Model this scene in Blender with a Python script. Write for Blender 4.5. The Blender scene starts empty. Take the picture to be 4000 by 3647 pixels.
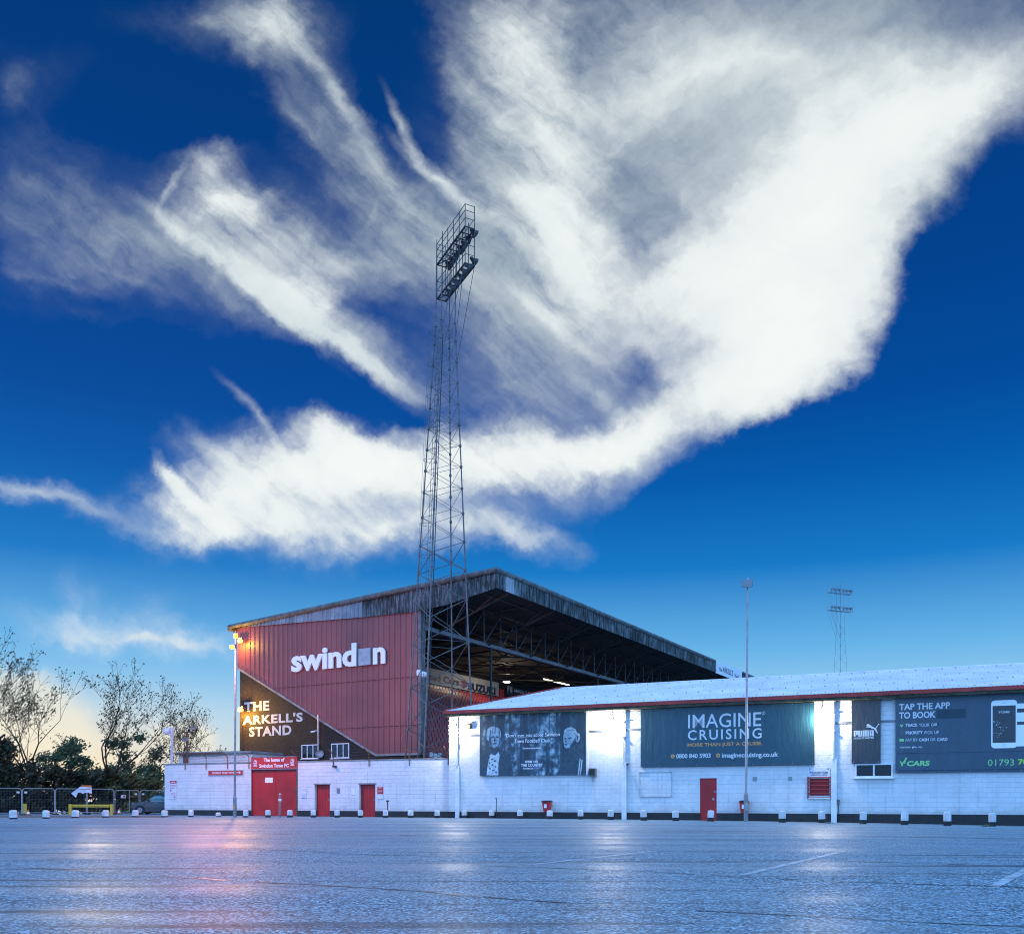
import bpy, bmesh, math, random
from mathutils import Vector, Matrix
random.seed(7)
R = math.radians
scene = bpy.context.scene
col = scene.collection

# ------------------------------------------------------------------ camera
# every photo measurement below is in photo pixels (4000 x 3647)
FPX, CX, HY, CAMZ = 3571.4, 2000.0, 3124.0, 1.0
cam_data = bpy.data.cameras.new('camera')
cam = bpy.data.objects.new('camera', cam_data)
col.objects.link(cam)
cam.location = (0, 0, CAMZ)
cam.rotation_euler = (R(90), 0, 0)
cam_data.sensor_width = 36.0
cam_data.lens = 36.0 * FPX / 4000.0
cam_data.shift_y = (HY - 1823.5) / 4000.0
cam_data.clip_start = 0.1
cam_data.clip_end = 6000
scene.camera = cam

# ------------------------------------------------------------------ colour management
scene.view_settings.view_transform = 'Standard'
scene.view_settings.look = 'None'
scene.view_settings.exposure = 0.0
scene.view_settings.gamma = 1.0
scene.cycles.pixel_filter_type = 'BLACKMAN_HARRIS'
scene.cycles.filter_width = 1.05
scene.cycles.max_bounces = 6
scene.cycles.diffuse_bounces = 3
scene.cycles.glossy_bounces = 3
scene.cycles.transparent_max_bounces = 8
scene.cycles.sample_clamp_indirect = 4.0

# ------------------------------------------------------------------ sky
SUN_ELEV, SUN_AZ = R(2.5), R(-24)          # low sun behind the trees on the left
world = bpy.data.worlds.new('World')
scene.world = world
world.use_nodes = True
wt = world.node_tree
wt.nodes.clear()

class NT:
    """small helper to write node trees as expressions"""
    def __init__(s, t): s.t = t
    def put(s, sock, v):
        if isinstance(v, bpy.types.NodeSocket): s.t.links.new(v, sock)
        elif v is not None:
            if sock.type == 'RGBA' and len(v) == 3: v = (*v, 1)
            sock.default_value = v
    def node(s, typ, ins=None, **props):
        n = s.t.nodes.new(typ)
        for k, v in props.items(): setattr(n, k, v)
        for k, v in (ins or {}).items(): s.put(n.inputs[k], v)
        return n
    def math(s, op, a, b=None, c=None, clamp=False):
        n = s.t.nodes.new('ShaderNodeMath'); n.operation = op; n.use_clamp = clamp
        s.put(n.inputs[0], a); s.put(n.inputs[1], b); s.put(n.inputs[2], c)
        return n.outputs[0]
    def vmath(s, op, a, b=None, c=None):
        n = s.t.nodes.new('ShaderNodeVectorMath'); n.operation = op
        s.put(n.inputs[0], a); s.put(n.inputs[1], b)
        if c is not None: s.put(n.inputs[2], c)
        return n.outputs[0]
    def mix(s, f, a, b, blend='MIX'):
        n = s.t.nodes.new('ShaderNodeMix'); n.data_type = 'RGBA'; n.blend_type = blend
        s.put(n.inputs[0], f); s.put(n.inputs[6], a); s.put(n.inputs[7], b)
        return n.outputs[2]
    def noise(s, vec, scale, detail=2, rough=.5, distort=0, lac=2.0, color=False):
        n = s.t.nodes.new('ShaderNodeTexNoise')
        s.put(n.inputs['Vector'], vec)
        for k, v in (('Scale', scale), ('Detail', detail), ('Roughness', rough), ('Distortion', distort), ('Lacunarity', lac)):
            s.put(n.inputs[k], v)
        return n.outputs[1 if color else 0]
    def range(s, v, a, b, c=0., d=1., smooth=False):
        n = s.t.nodes.new('ShaderNodeMapRange')
        if smooth: n.interpolation_type = 'SMOOTHSTEP'
        for i, x in enumerate((v, a, b, c, d)): s.put(n.inputs[i], x)
        return n.outputs[0]
    def ramp(s, f, stops, interp='LINEAR'):
        n = s.t.nodes.new('ShaderNodeValToRGB'); n.color_ramp.interpolation = interp
        e = n.color_ramp.elements
        for i, (p, c) in enumerate(stops):
            el = e[i] if i < 2 else e.new(p)
            el.position = p; el.color = (*c, 1)
        s.put(n.inputs[0], f)
        return n.outputs[0]
    def mapping(s, vec, loc=(0, 0, 0), rot=(0, 0, 0), scale=(1, 1, 1), kind='POINT'):
        n = s.t.nodes.new('ShaderNodeMapping'); n.vector_type = kind
        s.put(n.inputs[0], vec); n.inputs[1].default_value = loc; n.inputs[2].default_value = rot; n.inputs[3].default_value = scale
        return n.outputs[0]

def lin(r, g, b):
    f = lambda c: c / 12.92 if c <= .04045 else ((c + .055) / 1.055) ** 2.4
    return (f(r / 255), f(g / 255), f(b / 255))

W = NT(wt)
direction = W.node('ShaderNodeTexCoord').outputs['Generated']
sep = W.node('ShaderNodeSeparateXYZ', {0: direction})
dX, dY, dZ = sep.outputs
# slope coordinates of a direction (side / ahead, up / ahead), in steps of about 3 degrees
ahead = W.math('MAXIMUM', W.math('ABSOLUTE', dY), 0.08)
cu = W.math('MULTIPLY_ADD', W.math('DIVIDE', dX, ahead), 18.0, 10.08)
cv = W.math('MULTIPLY_ADD', W.math('DIVIDE', dZ, ahead), -18.0, 15.746)
P0 = W.node('ShaderNodeCombineXYZ', {0: cu, 1: cv, 2: 0.0}).outputs[0]
n1 = W.noise(P0, 0.45, 2, .5, color=True)
n2 = W.noise(P0, 1.7, 5, .62, color=True)
def scaled(v, k):
    n = wt.nodes.new('ShaderNodeVectorMath'); n.operation = 'SCALE'
    wt.links.new(v, n.inputs[0]); n.inputs[3].default_value = k
    return n.outputs[0]
w1 = scaled(W.vmath('SUBTRACT', n1, (.5, .5, .5)), 1.1)
w2 = scaled(W.vmath('SUBTRACT', n2, (.5, .5, .5)), 0.75)
PW = W.vmath('MULTIPLY', W.vmath('ADD', W.vmath('ADD', P0, w1), w2), (1, 1, 0))

def strokes(vec, lst):
    """sum of soft elliptical cloud cores: centre, half sizes, turn, weight"""
    acc = 0.0
    for (x, y, a, b, ang, wgt) in lst:
        m = W.mapping(vec, (x / 100, y / 100, 0), (0, 0, R(ang)), (a / 92, b / 92, 1), 'TEXTURE')
        g = W.node('ShaderNodeTexGradient', {0: m}, gradient_type='SPHERICAL').outputs[1]
        acc = W.math('MULTIPLY_ADD', g, wgt, acc)
    return acc

VEIL = [  # thin grey-blue cirrus
 (1330, 230, 560, 480, 0, 1.7), (1080, 480, 260, 330, 20, .8), (1140, 740, 330, 170, 35, .7), (1780, 100, 520, 260, -12, 1.5),
 (1000, 260, 200, 420, -10, .7), (640, 220, 430, 105, 52, .85), (800, 400, 330, 90, 44, .8), (530, 60, 190, 130, 0, .6),
 (1840, 390, 150, 90, 50, 1.0), (1890, 330, 110, 80, 0, .5), (1745, 500, 100, 160, 0, .6),
 (480, 480, 400, 210, 18, 1.0), (200, 480, 300, 120, 15, .75), (60, 340, 130, 180, 0, .6), (120, 540, 170, 60, 10, .6), (150, 620, 260, 50, 14, .3),
 (580, 620, 380, 80, 33, .7), (700, 500, 230, 90, 10, .6), (790, 710, 140, 50, 33, .5), (940, 560, 280, 130, 25, .8), (1000, 760, 260, 110, 20, .6), (880, 820, 200, 60, 0, .4),
 (620, 1010, 460, 130, -2, 1.0), (960, 950, 420, 120, -4, .8), (1020, 1060, 230, 40, 8, .8), (1240, 890, 210, 90, -34, .9),
 (420, 870, 200, 80, 30, .6), (150, 1000, 280, 40, 20, .7), (40, 960, 150, 32, 15, .5),
 (270, 1245, 350, 50, 6, 1.1), (170, 1190, 90, 70, 50, .7), (285, 1195, 90, 50, 0, .6), (110, 150, 240, 80, 10, .25), (30, 160, 50, 46, 0, .6),
 (420, 40, 260, 60, 0, .5), (1990, 520, 280, 190, -30, -1.6), (1500, 960, 360, 120, -24, -1.6), (800, 150, 90, 190, -14, -1.3), (620, 770, 300, 90, 12, -1.2),  (330, 210, 230, 100, 0, -.8), (200, 760, 420, 110, 0, -.9), (1900, 720, 170, 300, 8, -1.4),
]
WHITE = [  # dense bright cloud
 (1620, 430, 460, 310, -30, 1.3), (1770, 260, 430, 140, -33, 1.0), (1540, 600, 320, 220, -25, 1.0), (1590, 660, 250, 110, -40, .9), (1420, 770, 290, 90, -22, 1.35), (1380, 230, 640, 420, -15, .75), (1250, 620, 330, 150, 28, .6),
 (1400, 560, 280, 110, 15, .7), (1060, 250, 120, 420, -8, .6), (1150, 540, 100, 280, -24, .7), (990, 60, 160, 190, 0, .7), (1180, 720, 200, 50, 48, .6),
 (1290, 190, 340, 160, -10, .6), (1550, 120, 340, 100, 0, .55), (1120, 400, 170, 140, 0, .4), (1930, 170, 260, 120, -20, .6),
 (520, 70, 140, 80, 20, .85), (545, 30, 80, 80, 0, .5), (430, 330, 95, 52, 10, .9), (450, 400, 190, 65, 10, 1.0), (540, 500, 170, 90, 20, 1.1), (420, 430, 170, 50, -20, .6), (610, 560, 90, 64, 0, .7), (640, 380, 60, 40, 20, .4),
 (560, 600, 330, 50, 33, .5), (640, 600, 90, 50, 0, .7), (720, 510, 190, 34, 12, .6),
 (520, 965, 280, 95, -14, 1.6), (390, 1000, 120, 90, 0, .9), (720, 905, 280, 90, 4, 1.6), (960, 900, 340, 90, -4, 1.6), (1130, 890, 220, 85, -10, 1.3),
 (720, 1045, 400, 60, -2, 1.3), (700, 980, 360, 80, 0, .6), (440, 1060, 190, 46, -10, .6), (1250, 850, 190, 50, -32, .8), (1050, 1055, 180, 28, 8, .5), (400, 900, 110, 50, 10, .6),
 (340, 945, 60, 18, 40, .8), (250, 1245, 240, 28, 3, .9), (640, 850, 80, 40, 10, .6),
 # darker hollows and the clean right-hand rim
 (1265, 450, 90, 120, -20, -.9), (1400, 270, 230, 100, -32, -.85), (1180, 125, 130, 80, 20, -.45), (1740, 40, 260, 60, 0, -.15), (1960, 490, 280, 170, -32, -1.6),
 (1890, 660, 170, 260, 12, -1.4), (1730, 850, 340, 120, -38, -1.3), (1450, 940, 300, 100, -24, -1.3), (1230, 740, 80, 60, 20, -.4), (1040, 680, 150, 90, 20, -.5),
]
STREAK = [  # crisp feathered streaks
 (690, 230, 260, 22, 54, .7), (600, 250, 280, 22, 52, .5), (740, 330, 230, 18, 50, .5), (650, 160, 240, 30, 55, .4), (860, 352, 150, 19, 46, 1.1), (795, 245, 110, 15, 66, .9), (550, 600, 420, 32, 35, 1.2), (700, 690, 260, 32, 31, 1.15),
 (470, 560, 300, 18, 40, .7), (640, 610, 260, 30, 28, .6), (490, 815, 130, 14, 52, .8), (350, 960, 80, 20, 40, .7), (420, 890, 110, 22, 48, .6), (140, 995, 260, 20, 20, .5), (40, 958, 130, 18, 14, .6), (330, 1255, 200, 12, 10, .5),
 (950, 420, 150, 30, 38, .7), (1090, 470, 200, 30, 62, .6), (1150, 760, 170, 30, 46, .7), (1060, 720, 200, 26, 30, .5), (240, 545, 180, 16, 22, .5), (110, 560, 150, 16, 18, .5), (960, 560, 260, 24, 22, .4), (330, 380, 70, 12, -60, .6), (1050, 600, 170, 20, 40, .5)]
PS = W.vmath('MULTIPLY', W.vmath('ADD', W.vmath('ADD', P0, scaled(W.vmath('SUBTRACT', n1, (.5, .5, .5)), .5)), scaled(W.vmath('SUBTRACT', n2, (.5, .5, .5)), .32)), (1, 1, 0))
D_streak = strokes(PS, STREAK)
D_veil = strokes(PW, VEIL)
D_white = strokes(PW, WHITE)
fa = W.noise(W.mapping(PS, (0, 0, 0), (0, 0, R(40)), (2.9, .5, 1), 'TEXTURE'), .9, 8, .62, .15)
fb = W.noise(W.mapping(PS, (3, 1, 0), (0, 0, R(-36)), (2.9, .75, 1), 'TEXTURE'), .8, 8, .60, .15)
fd = W.math('ADD', W.math('MULTIPLY', fa, W.range(cu, 10.5, 14, 1, 0)), W.math('MULTIPLY', fb, W.range(cu, 10.5, 14, 0, 1)))
f2 = W.noise(PW, 1.6, 9, .64, .3)
f = W.range(W.math('MULTIPLY_ADD', fd, .6, W.math('MULTIPLY', f2, .4)), .34, .66)
f = W.math('MULTIPLY_ADD', W.math('SUBTRACT', f, .55), W.range(cu, 11, 14.5, .66, .34), .55)
a_veil = W.range(W.math('MULTIPLY', D_veil, W.math('MULTIPLY_ADD', f, .9, .45)), 0.02, 1.9, 0, .84, True)
a_white = W.range(W.math('MULTIPLY', W.math('ADD', D_white, D_streak), W.math('MULTIPLY_ADD', f, 1.05, .36)), 0.02, 1.62, 0, .97, True)
clear = W.ramp(dZ, [(0.0, lin(176, 216, 242)), (.09, lin(160, 210, 242)), (.16, lin(100, 178, 232)), (.24, lin(20, 122, 200)), (.32, lin(2, 92, 174)),
                    (.38, lin(0, 76, 156)), (.46, lin(0, 67, 144)), (.56, lin(0, 60, 130)), (.68, lin(0, 55, 116)), (1.0, lin(20, 66, 128))])
nishita = W.node('ShaderNodeTexSky', sky_type='NISHITA', sun_disc=False, sun_elevation=SUN_ELEV, sun_rotation=SUN_AZ).outputs[0]
low_left = W.math('MULTIPLY', W.range(dX, -.14, -.46, 0, 1, True), W.range(dZ, .135, .015, 0, 1, True))
base = W.mix(W.math('MULTIPLY', low_left, .95), clear, lin(255, 232, 192))
base = W.mix(.0012, base, nishita, 'ADD')
veil_c = W.mix(W.range(dZ, .2, .5), lin(226, 236, 244), W.mix(f, lin(132, 156, 174), lin(200, 211, 215)))
c = W.mix(a_veil, base, veil_c)
white_c = W.mix(W.range(W.math('MULTIPLY_ADD', f, .5, W.math('MULTIPLY', D_white, .35)), .2, 1.1), lin(208, 221, 226), lin(247, 251, 249))
c = W.mix(a_white, c, white_c)
# rounded cumulus heads low down behind the trees
lumps = strokes(W.vmath('MULTIPLY', W.vmath('ADD', P0, w2), (1, 1, 0)), [(70, 1400, 130, 90, 0, 1.3), (20, 1370, 90, 90, 0, 1.0), (350, 1450, 90, 50, 0, 1.1), (390, 1475, 60, 40, 0, .8), (150, 1460, 120, 60, 0, .8)])
c = W.mix(W.range(lumps, .15, .9, 0, .6, True), c, lin(250, 240, 214))
# bright blue sky behind the camera and overhead, added to light walls and ground
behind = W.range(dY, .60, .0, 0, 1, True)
fill_noise = W.noise(direction, 2.2, 5, .55)
fill_c = W.mix(W.range(fill_noise, .35, .65), (.44, 1.16, 2.7), (.76, 1.62, 3.2))
c = W.mix(behind, c, fill_c)
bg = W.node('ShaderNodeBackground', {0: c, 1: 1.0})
wt.links.new(bg.outputs[0], W.node('ShaderNodeOutputWorld').inputs[0])
world.cycles.sampling_method = 'MANUAL'
world.cycles.sample_map_resolution = 512

# ------------------------------------------------------------------ sun (just up, behind the trees)
sd = bpy.data.lights.new('sun', 'SUN'); sd.energy = 0.35; sd.angle = R(6); sd.color = (1.0, .78, .5)
so = bpy.data.objects.new('sun', sd); col.objects.link(so)
sv = Vector((math.sin(SUN_AZ) * math.cos(SUN_ELEV), math.cos(SUN_AZ) * math.cos(SUN_ELEV), math.sin(SUN_ELEV)))
so.rotation_euler = sv.to_track_quat('Z', 'Y').to_euler()
so.location = sv * 200

# ------------------------------------------------------------------ helpers
class Frame:
    """upright plane frame: x along, y into the wall, z up"""
    def __init__(s, ox, oy, deg):
        s.o = Vector((ox, oy, 0)); s.a = R(deg)
        s.u = Vector((math.cos(s.a), math.sin(s.a), 0)); s.v = Vector((-math.sin(s.a), math.cos(s.a), 0))
    def at(s, x, y, z=0.0): return s.o + s.u * x + s.v * y + Vector((0, 0, z))
    def hit(s, px, py, y=0.0):
        d = Vector(((px - CX) / FPX, 1, (HY - py) / FPX)); c0 = Vector((0, 0, CAMZ))
        t = (y + s.v.dot(s.o - c0)) / s.v.dot(d)
        p = c0 + d * t
        return s.u.dot(p - s.o), p.z
    def local(s, p):
        q = Vector(p) - s.o
        return Vector((s.u.dot(q), s.v.dot(q), q.z))
WORLD = Frame(0, 0, 0)
W_ = Frame(9.854, 46.0, -24)           # white building and boundary wall
S_ = Frame(-0.942, 58.0, -30.3)        # grandstand gable

def gz(x): return -.00036 * (min(x, 26) - 3) ** 2 if x > 3 else 0.0
def ground_at(px, py):
    d = 40.0
    for _ in range(6): d = (CAMZ - gz((px - CX) / FPX * d)) * FPX / (py - HY)
    return (px - CX) / FPX * d, d
def at_depth(px, py, d): return Vector(((px - CX) / FPX * d, d, (HY - py) / FPX * d + CAMZ))

OFF = {}
def thing(name, label, cat, frame=WORLD, loc=(0, 0, 0), group=None, rot=0.0):
    o = bpy.data.objects.new(name, None); col.objects.link(o)
    o.empty_display_size = .3
    o.location = frame.at(*loc); o.rotation_euler = (0, 0, frame.a + rot)
    o['label'] = label; o['category'] = cat
    if group: o['group'] = group
    OFF[o.name] = Vector(loc)
    return o

class MB:
    def __init__(s): s.v = []; s.f = []
    def face(s, pts):
        i = len(s.v); s.v += [tuple(p) for p in pts]; s.f.append(tuple(range(i, i + len(pts)))); return s
    def box(s, x0, x1, y0, y1, z0, z1):
        if x0 > x1: x0, x1 = x1, x0
        if y0 > y1: y0, y1 = y1, y0
        if z0 > z1: z0, z1 = z1, z0
        i = len(s.v)
        s.v += [(x0, y0, z0), (x1, y0, z0), (x1, y1, z0), (x0, y1, z0), (x0, y0, z1), (x1, y0, z1), (x1, y1, z1), (x0, y1, z1)]
        s.f += [(i, i + 3, i + 2, i + 1), (i + 4, i + 5, i + 6, i + 7), (i, i + 1, i + 5, i + 4), (i + 1, i + 2, i + 6, i + 5), (i + 2, i + 3, i + 7, i + 6), (i + 3, i, i + 4, i + 7)]
        return s
    def tube(s, p, q, r0, r1=None, n=6, cap=True):
        p, q = Vector(p), Vector(q); r1 = r0 if r1 is None else r1
        d = q - p
        if d.length < 1e-6: return s
        d.normalize()
        a = d.orthogonal().normalized(); b = d.cross(a)
        i = len(s.v)
        for c, r in ((p, r0), (q, r1)):
            for k in range(n):
                t = 2 * math.pi * k / n
                s.v.append(tuple(c + (a * math.cos(t) + b * math.sin(t)) * r))
        for k in range(n):
            l = (k + 1) % n
            s.f.append((i + k, i + l, i + n + l, i + n + k))
        if cap:
            s.f.append(tuple(i + n - 1 - k for k in range(n))); s.f.append(tuple(i + n + k for k in range(n)))
        return s
    def path(s, pts, r, n=6):
        for a, b in zip(pts, pts[1:]): s.tube(a, b, r, r, n)
        return s
    def prism(s, pts, y0, y1):
        """outline in x,z (counter-clockwise seen from the front, -y) pulled from y0 (front) to y1 (back)"""
        i = len(s.v); n = len(pts)
        s.v += [(x, y0, z) for x, z in pts] + [(x, y1, z) for x, z in pts]
        s.f.append(tuple(range(i, i + n))); s.f.append(tuple(i + 2 * n - 1 - k for k in range(n)))
        for k in range(n):
            l = (k + 1) % n
            s.f.append((i + k, i + n + k, i + n + l, i + l))
        return s
    def lathe(s, prof, c=(0, 0, 0), n=16, axis=None):
        """profile of (radius, height) turned about z, or about a given axis"""
        c = Vector(c); ax = Vector(axis or (0, 0, 1)).normalized()
        a = ax.orthogonal().normalized(); b = ax.cross(a)
        i = len(s.v)
        for r, h in prof:
            for k in range(n):
                t = 2 * math.pi * k / n
                s.v.append(tuple(c + ax * h + (a * math.cos(t) + b * math.sin(t)) * r))
        for j in range(len(prof) - 1):
            for k in range(n):
                l = (k + 1) % n
                s.f.append((i + j * n + k, i + j * n + l, i + (j + 1) * n + l, i + (j + 1) * n + k))
        s.f.append(tuple(i + n - 1 - k for k in range(n)))
        s.f.append(tuple(i + (len(prof) - 1) * n + k for k in range(n)))
        return s
    def build(s, name, mat, parent=None, smooth=False, bevel=0.0, fix=True, kind=None):
        me = bpy.data.meshes.new(name)
        off = OFF.get(parent.name, Vector((0, 0, 0))) if parent else Vector((0, 0, 0))
        me.from_pydata([(x - off.x, y - off.y, z - off.z) for x, y, z in s.v], [], s.f)
        if fix:
            bm = bmesh.new(); bm.from_mesh(me)
            bmesh.ops.recalc_face_normals(bm, faces=bm.faces)
            bm.to_mesh(me); bm.free()
        me.materials.append(mat)
        if smooth: me.polygons.foreach_set('use_smooth', [True] * len(me.polygons))
        o = bpy.data.objects.new(name, me); col.objects.link(o)
        if parent: o.parent = parent; OFF[o.name] = off
        if bevel:
            m = o.modifiers.new('bevel', 'BEVEL'); m.width = bevel; m.segments = 2; m.limit_method = 'ANGLE'
        if kind: o['kind'] = kind
        return o

def text_mesh(body, bold=0.0, shear=0.0, spacing=1.0):
    cu = bpy.data.curves.new('lettering', 'FONT')
    cu.body = body; cu.size = 1; cu.offset = bold; cu.shear = shear; cu.resolution_u = 3; cu.space_character = spacing
    ob = bpy.data.objects.new('lettering', cu); col.objects.link(ob)
    dg = bpy.context.evaluated_depsgraph_get()
    me = bpy.data.meshes.new_from_object(ob.evaluated_get(dg))
    v = [tuple(x.co) for x in me.vertices]; f = [tuple(p.vertices) for p in me.polygons]
    bpy.data.objects.remove(ob); bpy.data.curves.remove(cu); bpy.data.meshes.remove(me)
    return v, f

def add_text(mb, body, x0, x1, z0, z1, y, depth=0.0, bold=0.0, shear=0.0, spacing=1.0):
    """letters fitted into the box x0..x1, z0..z1 on the plane y, facing -y"""
    v, f = text_mesh(body, bold, shear, spacing)
    ax = min(p[0] for p in v); bx = max(p[0] for p in v); az = min(p[1] for p in v); bz = max(p[1] for p in v)
    i = len(mb.v); n = len(v)
    P = [(x0 + (p[0] - ax) / (bx - ax) * (x1 - x0), z0 + (p[1] - az) / (bz - az) * (z1 - z0)) for p in v]
    mb.v += [(x, y, z) for x, z in P]
    mb.f += [tuple(i + k for k in q) for q in f]
    if depth:
        mb.v += [(x, y + depth, z) for x, z in P]
        edges = {}
        for q in f:
            for a, b in zip(q, q[1:] + q[:1]): edges[(a, b)] = 1
        for a, b in list(edges):
            if (b, a) not in edges: mb.f.append((i + b, i + a, i + n + a, i + n + b))
        mb.f += [tuple(i + n + k for k in reversed(q)) for q in f]
    return mb

def photo_text(mb, F, body, xl, xr, yt, yb, y, **kw):
    """the same, with the box measured in photo pixels (heights at its middle)"""
    xm = (xl + xr) / 2
    return add_text(mb, body, F.hit(xl, yb, y)[0], F.hit(xr, yb, y)[0], F.hit(xm, yb, y)[1], F.hit(xm, yt, y)[1], y, **kw)

def zoomed(x0, y0, k): return lambda x, y: (x0 + x * k, y0 + y * k)
r1 = zoomed(0, 2400, .49603); r2 = zoomed(880, 2200, .57143); r3 = zoomed(1700, 2550, .39683); r4 = zoomed(2400, 2600, .44643)
r5 = zoomed(3200, 2550, .39683); r8 = zoomed(2700, 2200, .39683); rg = zoomed(960, 2940, .14688); rp = zoomed(3700, 2700, .19048)
rb = zoomed(1860, 2760, .22321); rm = zoomed(3320, 2800, .064484); rl = zoomed(640, 2800, .21765); rc = zoomed(240, 3040, .20833); rt = zoomed(1550, 2350, .34276)

# ------------------------------------------------------------------ materials
def new_mat(name):
    m = bpy.data.materials.new(name); m.use_nodes = True
    m.node_tree.nodes.clear()
    t = NT(m.node_tree)
    out = t.node('ShaderNodeOutputMaterial')
    b = t.node('ShaderNodeBsdfPrincipled')
    m.node_tree.links.new(b.outputs[0], out.inputs[0])
    return m, t, b

def paint(name, rgb, rough=.6, var=.18, scale=2.0, metal=0.0, bump=0.0, bscale=40, spec=.4, streak=0.0, tint=None):
    m, t, b = new_mat(name)
    tc = t.node('ShaderNodeTexCoord').outputs['Object']
    n = t.noise(tc, scale, 5, .6)
    dark = tuple(c * (1 - var * 1.6) for c in rgb); light = tuple(min(1, c * (1 + var)) for c in rgb)
    c = t.mix(t.range(n, .3, .7), dark, light)
    if streak:
        sv = t.mapping(tc, scale=(6, 6, .35))
        c = t.mix(t.math('MULTIPLY', t.range(t.noise(sv, 1.3, 4, .6), .45, .75), streak), c, tint or tuple(x * .35 for x in rgb))
    t.put(b.inputs['Base Color'], c); b.inputs['Roughness'].default_value = rough
    b.inputs['Metallic'].default_value = metal; b.inputs['Specular IOR Level'].default_value = spec
    if bump:
        bn = t.node('ShaderNodeBump', {'Height': t.noise(tc, bscale, 3, .6), 'Strength': bump, 'Distance': .02})
        t.put(b.inputs['Normal'], bn.outputs[0])
    return m

def block_wall(name, rgb, bw=.45, bh=.225, rough=.7, bump=.6, dirt=.25, mortar=None, tone=.06, lump=.5):
    m, t, b = new_mat(name)
    tc = t.node('ShaderNodeTexCoord').outputs['Object']
    sp = t.node('ShaderNodeSeparateXYZ', {0: tc})
    wob = t.noise(tc, 3, 3, .5)
    u = t.math('MULTIPLY_ADD', wob, .02, sp.outputs[0]); v = t.math('MULTIPLY_ADD', wob, .02, sp.outputs[2])
    vec = t.node('ShaderNodeCombineXYZ', {0: u, 1: v, 2: 0.0}).outputs[0]
    br = t.node('ShaderNodeTexBrick', {'Vector': vec, 'Scale': 1.0, 'Mortar Size': .009, 'Mortar Smooth': .4, 'Brick Width': bw, 'Row Height': bh, 'Bias': 0.0,
                                       'Color1': tuple(c * (1 - tone) for c in rgb), 'Color2': tuple(min(1, c * (1 + tone)) for c in rgb),
                                       'Mortar': mortar or tuple(c * .72 for c in rgb)})
    c = br.outputs[0]
    n = t.noise(tc, .8, 6, .62)
    c = t.mix(t.range(n, .35, .7, dirt, 0), c, tuple(x * .62 for x in rgb))
    sv = t.mapping(tc, scale=(5, 5, .3))
    c = t.mix(t.range(t.noise(sv, 1.1, 4, .6), .57, .74, 0, dirt), c, (rgb[0] * .5, rgb[1] * .52, rgb[2] * .5))
    c = t.mix(t.range(t.noise(tc, .33, 2, .4), .50, .54, 0, dirt * .22), c, tuple(x * .8 for x in rgb))
    spl = t.math('ADD', sp.outputs[2], t.math('MULTIPLY', t.noise(tc, 2.6, 5, .65), -1.1))
    c = t.mix(t.range(spl, .15, -.18, 0, dirt * .8), c, (rgb[0] * .45, rgb[1] * .44, rgb[2] * .40))
    t.put(b.inputs['Base Color'], c); b.inputs['Roughness'].default_value = rough
    b.inputs['Specular IOR Level'].default_value = .3
    h = t.math('MULTIPLY_ADD', br.outputs[1], -1.0, t.math('MULTIPLY', t.noise(tc, 7, 6, .6), lump))
    bn = t.node('ShaderNodeBump', {'Height': h, 'Strength': bump, 'Distance': .03})
    t.put(b.inputs['Normal'], bn.outputs[0])
    return m

def glow(name, rgb, strength):
    m, t, b = new_mat(name)
    b.inputs['Base Color'].default_value = (*rgb, 1); b.inputs['Emission Color'].default_value = (*rgb, 1)
    b.inputs['Emission Strength'].default_value = strength
    return m

def glass(name, rgb=(.02, .03, .04), rough=.06):
    m, t, b = new_mat(name)
    b.inputs['Base Color'].default_value = (*rgb, 1); b.inputs['Roughness'].default_value = rough; b.inputs['Specular IOR Level'].default_value = .3
    return m

M = {}
M['white_block'] = block_wall('white painted block', (.62, .61, .60), tone=.03, mortar=(.575, .565, .555), bump=.6, dirt=.5, lump=1.1)
M['white_paint'] = paint('white paint', (.6, .6, .6), .55, .1, 3)
M['plinth'] = paint('black bitumen paint', (.012, .014, .014), .6, .3, 3, bump=.3)
M['roof_white'] = paint('pale fibre cement', (.68, .60, .60), .55, .12, .6, streak=.25, tint=(.55, .56, .57))
M['red_trim'] = paint('red trim', (.30, .024, .016), .5, .25, 1.5)
M['moss_dark'] = paint('mossy dark gutter', (.05, .055, .035), .8, .5, 3)
M['red_door'] = paint('red door paint', (.36, .010, .012), .5, .15, 1.2, streak=.2, tint=(.30, .025, .022))
M['gate_red'] = paint('gate red paint', (.36, .007, .009), .5, .2, 1.0, streak=.25, tint=(.36, .05, .03))
M['sign_red'] = paint('sign red', (.42, .018, .018), .4, .06, 2)
M['white_letter'] = paint('white lettering', (.68, .68, .68), .5, .02, 2)
M['cladding'] = paint('faded red cladding', (.215, .054, .048), .5, .16, .35, streak=.3, tint=(.15, .055, .05))
M['painted_letter'] = paint('painted wall lettering', (.42, .41, .40), .6, .08, 3)
M['cladding_seam'] = paint('cladding seam', (.10, .02, .024), .6, .1, 1)
M['dark_brick'] = block_wall('dark painted brick', (.030, .021, .013), .225, .075, .8, .5, .3, mortar=(.013, .010, .008), tone=.3, lump=.3)
M['lichen'] = None
M['steel'] = paint('galvanised steel', (.20, .21, .22), .5, .2, 3, .5)
M['steel_pale'] = paint('pale galvanised steel', (.27, .28, .29), .45, .15, 3, .35)
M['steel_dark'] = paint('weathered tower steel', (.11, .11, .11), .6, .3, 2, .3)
M['rust'] = paint('rusty steel', (.16, .06, .025), .8, .4, 8)
M['black'] = paint('black plastic', (.012, .012, .014), .45, .1, 3)
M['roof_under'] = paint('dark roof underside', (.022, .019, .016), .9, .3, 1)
M['truss'] = paint('painted roof steel', (.035, .036, .035), .6, .2, 2)
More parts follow.
